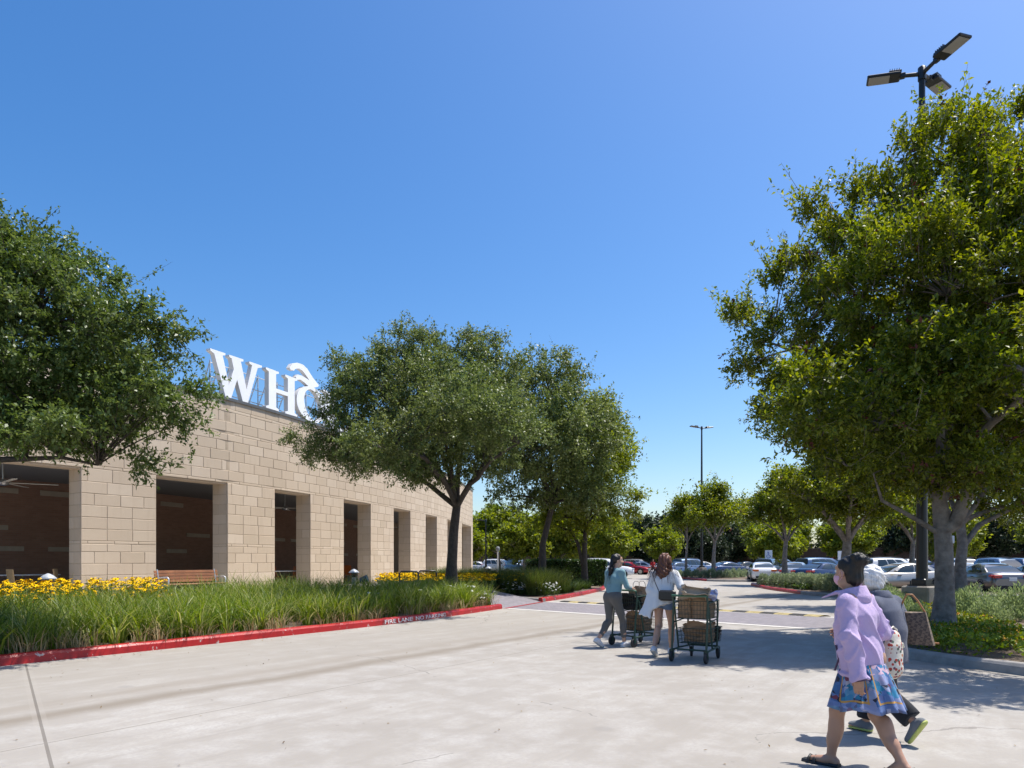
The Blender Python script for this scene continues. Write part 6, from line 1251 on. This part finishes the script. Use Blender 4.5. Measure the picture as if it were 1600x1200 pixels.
f=Fld((-.42,-.28,.60),(.42,.42,1.33),.009); f.cone(V3(0,.01,.66),J['waist'],.165,.155,.03,[(lat,1.22)],[(V3(0,0,.665),-Z3)]); f.cone(J['waist'],J['chest'],.155,.148,.05,[(lat,1.25)]); f.cone(J['chest'],J['neck']-V3(0,.02,.05),.145,.09,.05,[(lat,1.35)]); f.cone(J['sL'],J['sR'],.066,.066,.05)
for q in 'LR': f.cone(J['s'+q],J['e'+q],.070,.062,.03); wv=J['w'+q]; dn=nrm3(J['w'+q]-J['e'+q]); f.cone(J['e'+q],wv+dn*.05,.06,.05,.02,None,[(wv,dn)])
f.warp(wr(.005,18,12,2.)); f.mesh('jacket',m_slate,p2)
f=Fld((-.25,-.25,.95),(.25,.3,1.36),.0085); nk=J['neck']; f.cone(nk+V3(0,-.04,-.03),nk+V3(0,-.075,-.115),.105,.075,.02,[(lat,1.2)],None); f.cone(nk+V3(0,.02,-.02),nk+V3(0,.01,.015),.105,.10,.02,[(lat,1.15)],[(nk+V3(0,0,.03),nrm3((0,.3,1)))],.016); f.ell(nk+V3(0,-.015,.05),(.085,.085,.075),None,.02,None,'s'); f.warp(wr(.004,26,18,1)); f.mesh('hood',m_slate,p2)
f=Fld((-.25,-.42,.05),(.25,.36,.86),.010); f.cone(J['hL']+V3(0,0,.03),J['hR']+V3(0,0,.03),.115,.115,.03)
for q in 'LR': wv=J['k'+q]*.12+J['a'+q]*.88; dn=nrm3(J['a'+q]-J['k'+q]); f.cone(J['h'+q],J['k'+q],.112,.092,.04); f.cone(J['k'+q],wv+dn*.06,.09,.078,.03,None,[(wv,dn)])
f.warp(wr(.008,20,13,.5)); f.mesh('trousers',m_trs,p2)
m_sole=MT('lime_sole',(.50,.55,.14),.6,var=.25,vs=30); m_sneak=fabric('grey_sneaker',(.16,.17,.18),.8,120,.3)
for q in 'LR': a,b=shoe(J['a'+q],J['t'+q]*.8+J['a'+q]*.2-V3(0,0,.008),lat,.88); a.mesh('sneaker',m_sneak,p2); b.mesh('sole',m_sole,p2)
m_wh=hairmat('white_hair',(.62,.60,.57),(.80,.79,.77),rough=.6); c=J['head']; x,y,z=J['hf']; Rh=np.array([x,y,z]); f=Fld(c-.2,c+.2,.0055)
f.ell(c-y*.022+z*.026,(.104,.116,.102),Rh,.02,[(c+y*.045+z*.04,nrm3(y-z*.5)),(c+y*.012-z*.01,nrm3(y*1-z*.5))]); f.ell(c-y*.055-z*.05,(.083,.07,.065),Rh,.04); f.cutp(c-z*.105,-z); f.warp(lambda X,Y,Z: .005*np.sin(70*X+30*Z)*np.sin(60*Y-35*Z)+.003*np.sin(140*Z+80*X)); f.mesh('hair',m_wh,p2,None,1)
n=700; dd=unit(r_.normal(size=(n,3))); dd=dd[(dd@y)<.35]; ro=c-y*.022+z*.02+dd*np.array([.100,.108,.100]); strands('hair_wisps',ro,dd*.5-z*.7-y*.2,.055,.0045,m_wh,p2,2,.6,5,.5,.35)
f=Fld(c-.16,c+.16,.0055); f.ell(c+y*.042-z*.052,(.064,.073,.062),Rh,.01,[(c+y*.02-z*.05,-nrm3(y-z*.22)),(c-z*.012,nrm3(z+y*.08))]); f.mesh('face_mask',bpy.data.materials['pink_mask'],p2)
bpy.context.view_layer.update(); Mq=p2.matrix_world.copy()
def tote():
    t=NT('brown_check_canvas'); co=t.coord(); ch=t.n('ShaderNodeTexChecker',Scale=42,Color1=(.21,.135,.08),Color2=(.065,.040,.025)); mp=t.n('ShaderNodeMapping'); t.l(co,mp.inputs[0]); mp.inputs['Rotation'].default_value=(0,.785,.3); t.l(mp.outputs[0],ch.inputs[0]); c=t.mix(t.math('MULTIPLY',t.noise(24,3,.6,co),.6),ch.outputs[0],(.115,.072,.043)); t.base(c); t.rough(.5); return t.mat
tb=thing('tote_bag','large brown patterned tote bag under the right arm of the white haired woman','bag',Mq@Vector((.215,-.10,.82)),p2.rotation_euler.z+.35); m=MB(); rg=[]
for k in range(6):
    t=k/5; rg.append([Vector((xx*(.075-.05*t**1.5),yy*(.17-.065*t)+.0,.27*t+.012*abs(yy)*t)) for xx,yy in ((-1,-1),(0,-1.05),(1,-1),(1.1,0),(1,1),(0,1.05),(-1,1),(-1.1,0))])
m.loft(rg,True,True,0,False); m.build('body',tote(),tb); m=MB(); m.tube([(-.0,-.10,.28),(-.045,-.05,.38),(-.075,-.01,.435),(-.08,.03,.435),(-.05,.06,.38),(0,.10,.28)],.008,6); m.build('strap',MT('tan_leather',(.36,.16,.06),.5),tb); m=MB(); m.tube([(.07,-.2,.01),(.08,0,.005),(.07,.2,.01)],.008,6); m.build('piping',bpy.data.materials['tan_leather'],tb)
# ---------------------------------------------------------------- woman in teal with the first cart
p3=thing('person','woman in a teal top and grey leggings with a long dark ponytail pushing a cart','person',(1.80,12.58,0),rotof(.78,.62))
J=dict(hL=V3(-.085,.0,.88),hR=V3(.085,.0,.88),waist=V3(0,.03,1.06),chest=V3(0,.055,1.22),neck=V3(0,.085,1.40),sL=V3(-.165,.06,1.335),sR=V3(.165,.06,1.335),eL=V3(-.24,.10,1.09),wL=V3(-.21,.27,1.06),eR=V3(.24,.11,1.09),wR=V3(.20,.27,1.055),
       kL=V3(-.09,.01,.48),aL=V3(-.10,-.27,.155),tL=V3(-.10,-.17,.035),kR=V3(.09,.17,.48),aR=V3(.10,.19,.085),tR=V3(.115,.34,.035),head=V3(.0,.115,1.555)); J['hf']=headframe((.55,.85,.02)); lat=nrm3(J['sR']-J['sL'])
f=body(J,.0085,m_skin2,p3,1.0,handp={'L':dict(d=(.15,.9,-.25),n=(0,.2,1),t=(1,0,0),c=1.0),'R':dict(d=(-.1,.9,-.2),n=(0,.2,1),t=(-1,0,0),c=1.0)},torso=.92,leg=.95); f.mesh('body',[m_skin2,m_lip],p3,lipfn(J),1); eyes(J['head'],J['hf'],p3)
m_teal=fabric('teal_top',(.17,.30,.335),.85,200,.3); m_leg=fabric('grey_leggings',(.115,.11,.105),.85,200,.2)
f=Fld((-.38,-.22,.86),(.38,.36,1.48),.010); f.cone(V3(0,.01,.93),J['waist'],.122,.108,.04,[(lat,1.3)],[(V3(0,0,.925),-Z3)]); f.cone(J['waist'],J['chest'],.106,.120,.05,[(lat,1.33)]); f.cone(J['chest'],J['neck']-V3(0,.0,.05),.116,.075,.05,[(lat,1.4)]); f.cone(J['sL'],J['sR'],.058,.058,.05); f.cone(J['neck']-V3(0,0,.05),J['neck']+V3(0,0,.01),.066,.058,.02,None,[(J['neck']+V3(0,0,.005),Z3)])
for q in 'LR': wv=J['e'+q]*.2+J['w'+q]*.8; dn=nrm3(J['w'+q]-J['e'+q]); f.cone(J['s'+q],J['e'+q],.056,.048,.03); f.cone(J['e'+q],wv+dn*.04,.047,.038,.02,None,[(wv,dn)])
f.warp(wr(.004,20,14,3)); f.mesh('top',m_teal,p3)
f=Fld((-.25,-.36,.12),(.25,.32,1.04),.010); f.cone(J['hL']+V3(0,0,.03),J['hR']+V3(0,0,.03),.105,.105,.03); f.cone((J['hL']+J['hR'])/2+V3(0,0,.06),J['waist']-V3(0,0,.05),.112,.106,.04,[(lat,1.28)],[(V3(0,0,1.0),Z3)])
for q in 'LR': wv=J['k'+q]*.22+J['a'+q]*.78; dn=nrm3(J['a'+q]-J['k'+q]); f.cone(J['h'+q]+V3(0,-.012,0),J['k'+q],.095,.062,.04); f.ell(J['k'+q]*.66+J['a'+q]*.34+V3(0,-.014,0),(.053,.055,.11),None,.04); f.cone(J['k'+q],wv+dn*.05,.06,.045,.03,None,[(wv,dn)])
f.warp(wr(.002,26,20,1)); f.mesh('leggings',m_leg,p3)
m_wsole=MT('white_rubber',(.70,.69,.67),.5); m_wsnk=fabric('white_sneaker',(.62,.62,.65),.7,140,.2)
for q in 'LR': a,b=shoe(J['a'+q],J['t'+q],lat,.95,.009); a.mesh('sneaker',m_wsnk,p3); b.mesh('sole',m_wsole,p3)
c=J['head']; x,y,z=J['hf']; Rh=np.array([x,y,z]); bk=V3(-.1,-1,0); f=Fld(c+V3(-.2,-.24,-.52),c+.2,.0065)
f.ell(c-y*.016+z*.03,(.082,.099,.09),Rh,.02,[(c+y*.055+z*.06,nrm3(y-z*.6)),(c+y*.012,nrm3(y*.9-z*.6))]); f.cone(c-y*.085+z*.0,c+V3(-.02,-.14,-.16),.042,.040,.03); f.cone(c+V3(-.02,-.14,-.16),c+V3(-.02,-.135,-.34),.042,.036,.02); f.cone(c+V3(-.02,-.135,-.34),c+V3(-.015,-.12,-.44),.034,.014,.02)
f.warp(lambda X,Y,Z: .004*np.sin(110*X+14*Z)+.003*np.sin(95*Y+20*Z)); f.mesh('hair',m_hairb,p3,None,1)
n=160; ro=np.stack([c[0]-.02+r_.normal(size=n)*.025,c[1]-.13+r_.normal(size=n)*.025,c[2]-.05-.2*r_.random(n)],1); strands('hair_wisps',ro,np.tile([0,-.15,-1],(n,1)),.25,.005,m_hairb,p3,4,.2,5,.15,.12)
# ---------------------------------------------------------------- woman in the open white shirt with the second cart
p4=thing('person','woman in an open white shirt and denim shorts with long auburn hair','person',(2.49,11.56,0),rotof(.50,.866))
J=dict(hL=V3(-.085,.0,.87),hR=V3(.085,.0,.87),waist=V3(0,.02,1.06),chest=V3(0,.035,1.22),neck=V3(0,.055,1.40),sL=V3(-.17,.03,1.335),sR=V3(.17,.045,1.335),eL=V3(-.23,-.02,1.06),wL=V3(-.20,.10,.86),eR=V3(.29,-.03,1.12),wR=V3(.37,.03,1.015) if False else V3(.40,.02,1.03),
       kL=V3(-.075,-.02,.48),aL=V3(-.055,-.32,.15),tL=V3(-.06,-.22,.035),kR=V3(.075,.20,.48),aR=V3(.04,.27,.085),tR=V3(.045,.42,.035),head=V3(.01,.075,1.56)); J['hf']=headframe((.28,.96,.0)); lat=nrm3(J['sR']-J['sL'])
f=body(J,.0085,m_skin2,p4,1.0,handp={'R':dict(d=(.7,.3,-.5),n=(.3,0,.9),t=(0,1,0),c=.9),'L':dict(c=.5)},torso=.92,leg=.97); f.mesh('body',[m_skin2,m_lip],p4,lipfn(J),1); eyes(J['head'],J['hf'],p4)
m_shirt=fabric('white_shirt',(.66,.66,.66),.85,160,.3,.06); m_denim=fabric('blue_denim',(.13,.20,.32),.9,260,.4,.25)
f=Fld((-.25,-.3,.70),(.25,.3,1.05),.010); f.cone(J['hL']+V3(0,0,.03),J['hR']+V3(0,0,.03),.108,.108,.03); f.cone((J['hL']+J['hR'])/2+V3(0,0,.05),J['waist']-V3(0,0,.05),.112,.105,.04,[(lat,1.28)],[(V3(0,0,1.0),Z3)])
for q in 'LR': dn=nrm3(J['k'+q]-J['h'+q]); wv=J['h'+q]+dn*.10; f.cone(J['h'+q],wv+dn*.08,.106,.104,.03,None,[(wv,dn)])
f.warp(wr(.003,30,20,1)); f.mesh('shorts',m_denim,p4)
f=Fld((-.52,-.42,.48),(.52,.36,1.5),.010); f.cone(V3(-.02,-.035,.80),J['waist']+V3(-.01,-.01,0),.165,.135,.05,[(lat,1.25)],[(V3(0,0,.80),nrm3((.42,-.1,-1)))]); f.cone(J['waist']+V3(-.01,-.01,0),J['chest'],.132,.128,.05,[(lat,1.35)]); f.cone(J['chest'],J['neck']-V3(0,.0,.05),.124,.082,.05,[(lat,1.4)]); f.cone(J['sL'],J['sR'],.064,.064,.05)
f.cone(V3(-.19,-.07,1.0),V3(-.27,-.20,.60),.085,.115,.06,[(nrm3((.35,.95,0)),.34)],[(V3(-.25,-.1,.635),nrm3((-.25,-.1,-1)))]); f.cone(V3(-.08,-.12,.95),V3(-.13,-.19,.70),.08,.11,.06,[(nrm3((.2,1,0)),.4)],[(V3(-.12,-.1,.745),nrm3((.5,-.1,-1)))])
for q in 'LR': wv=J['e'+q]*.12+J['w'+q]*.88; dn=nrm3(J['w'+q]-J['e'+q]); f.cone(J['s'+q],J['e'+q],.068,.064,.03); f.cone(J['e'+q],wv+dn*.04,.066,.052,.02,None,[(wv,dn)])
f.warp(wr(.009,17,7,1.3)); f.warp(lambda X,Y,Z: .008*np.sin(62*X+3*Z)*np.clip((1.15-Z)*2,0,1)); f.cone(J['neck']-V3(0,.01,.06),J['neck']+V3(0,-.01,.02),.085,.07,.02,None,[(J['neck']+V3(0,0,.012),nrm3((0,.4,1))),(J['neck']-V3(0,0,.07),-Z3)],.010); f.mesh('shirt',m_shirt,p4)
for q in 'LR': a,b=shoe(J['a'+q],J['t'+q],lat,.95,.009); a.mesh('sneaker',m_wsnk,p4); b.mesh('sole',m_wsole,p4)
m_aub=hairmat('auburn_hair',(.060,.020,.010),(.15,.052,.024)); c=J['head']; x,y,z=J['hf']; Rh=np.array([x,y,z]); f=Fld(c+V3(-.26,-.24,-.46),c+V3(.26,.24,.2),.007)
f.ell(c-y*.016+z*.028,(.086,.103,.092),Rh,.02,[(c+y*.05+z*.05,nrm3(y-z*.6)),(c+y*.02,nrm3(y*.95-z*.5))]); f.cone(c-y*.05-z*.02,c+V3(-.01,-.10,-.22),.082,.070,.05,[(x,1.25)]); f.cone(c+V3(-.02,-.10,-.2),c+V3(-.05,-.125,-.38),.06,.03,.05,[(x,1.5)]); f.cone(c+x*.06-y*.03,c+V3(.11,-.02,-.26),.045,.026,.03); f.cone(c+V3(.05,-.07,-.2),c+V3(.10,-.09,-.3),.05,.025,.03); f.cone(c-x*.07-y*.03,c+V3(-.11,-.06,-.25),.04,.025,.03)
f.warp(lambda X,Y,Z: .006*np.sin(75*X+10*np.sin(9*Z)+12*Z)+.004*np.sin(120*X+60*Y)); f.mesh('hair',m_aub,p4,None,1)
n=320; ro=np.stack([c[0]+r_.normal(size=n)*.075,c[1]-.085+r_.normal(size=n)*.02,c[2]-.02-.2*r_.random(n)],1); strands('hair_wisps',ro,np.tile([0,-.2,-1],(n,1))+np.stack([(ro[:,0]-c[0])*2.5,0*ro[:,0],0*ro[:,0]],1),.24,.006,m_aub,p4,5,.2,5,.12,.12)
bpy.context.view_layer.update(); Mr=p4.matrix_world.copy()
hb=thing('crossbody_bag','small black crossbody bag on the hip of the auburn haired woman','bag',Mr@Vector((.12,-.185,.99)),p4.rotation_euler.z+.12); m=MB(); m.box((0,0,0),(.27,.10,.17),bev=.03); m.box((0,-.053,.02),(.25,.012,.09),bev=.004); m.build('body',MT('black_bag_leather',(.010,.010,.011),.35),hb)
m=MB(); m.tube([(-.13,.01,.05),(-.20,.03,.20),(-.255,.10,.34),(-.235,.20,.425),(-.16,.30,.38)],.011,6,0,True,True,.5); m.build('strap',bpy.data.materials['black_bag_leather'],hb)
# ---------------------------------------------------------------- far figure in red
p5=thing('person','distant person in red walking among the parked cars','person',((1020-800)*72/F,72,0),rotof(.3,-.95))
J=dict(hL=V3(-.085,.0,.88),hR=V3(.085,.0,.88),waist=V3(0,.0,1.06),chest=V3(0,.02,1.22),neck=V3(0,.03,1.40),sL=V3(-.18,.02,1.335),sR=V3(.18,.02,1.335),eL=V3(-.25,.0,1.08),wL=V3(-.23,.14,.90),eR=V3(.25,-.05,1.08),wR=V3(.24,.08,.88),kL=V3(-.09,.12,.47),aL=V3(-.09,.14,.085),tL=V3(-.09,.29,.035),kR=V3(.09,-.05,.47),aR=V3(.09,-.25,.13),tR=V3(.09,-.14,.035),head=V3(0,.05,1.56)); J['hf']=headframe((0,1,0)); lat=X3
f=body(J,.013,m_skin1,p5); f.mesh('body',m_skin1,p5)
f=Fld((-.4,-.3,.8),(.4,.3,1.5),.014); f.cone(V3(0,.0,.92),J['chest'],.13,.135,.04,[(lat,1.3)],[(V3(0,0,.86),-Z3)]); f.cone(J['chest'],J['neck']-V3(0,0,.04),.13,.08,.05,[(lat,1.4)]); f.cone(J['sL'],J['sR'],.065,.065,.05)
for q in 'LR': f.cone(J['s'+q],J['e'+q],.065,.055,.03)
f.mesh('shirt',fabric('red_shirt',(.42,.015,.02)),p5); f=Fld((-.25,-.4,.05),(.25,.4,1.05),.014); f.cone(J['hL']+V3(0,0,.03),J['hR']+V3(0,0,.03),.115,.115,.03)
for q in 'LR': f.cone(J['h'+q],J['k'+q],.105,.075,.04); f.cone(J['k'+q],J['a'+q],.072,.06,.03)
f.mesh('trousers',m_trs,p5); f=Fld(J['head']-.2,J['head']+.2,.012); f.ell(J['head']+V3(0,-.02,.035),(.086,.10,.09),None,.02,[(J['head']+V3(0,.05,.05),nrm3((0,1,-.6)))]); f.mesh('hair',m_hairb,p5)
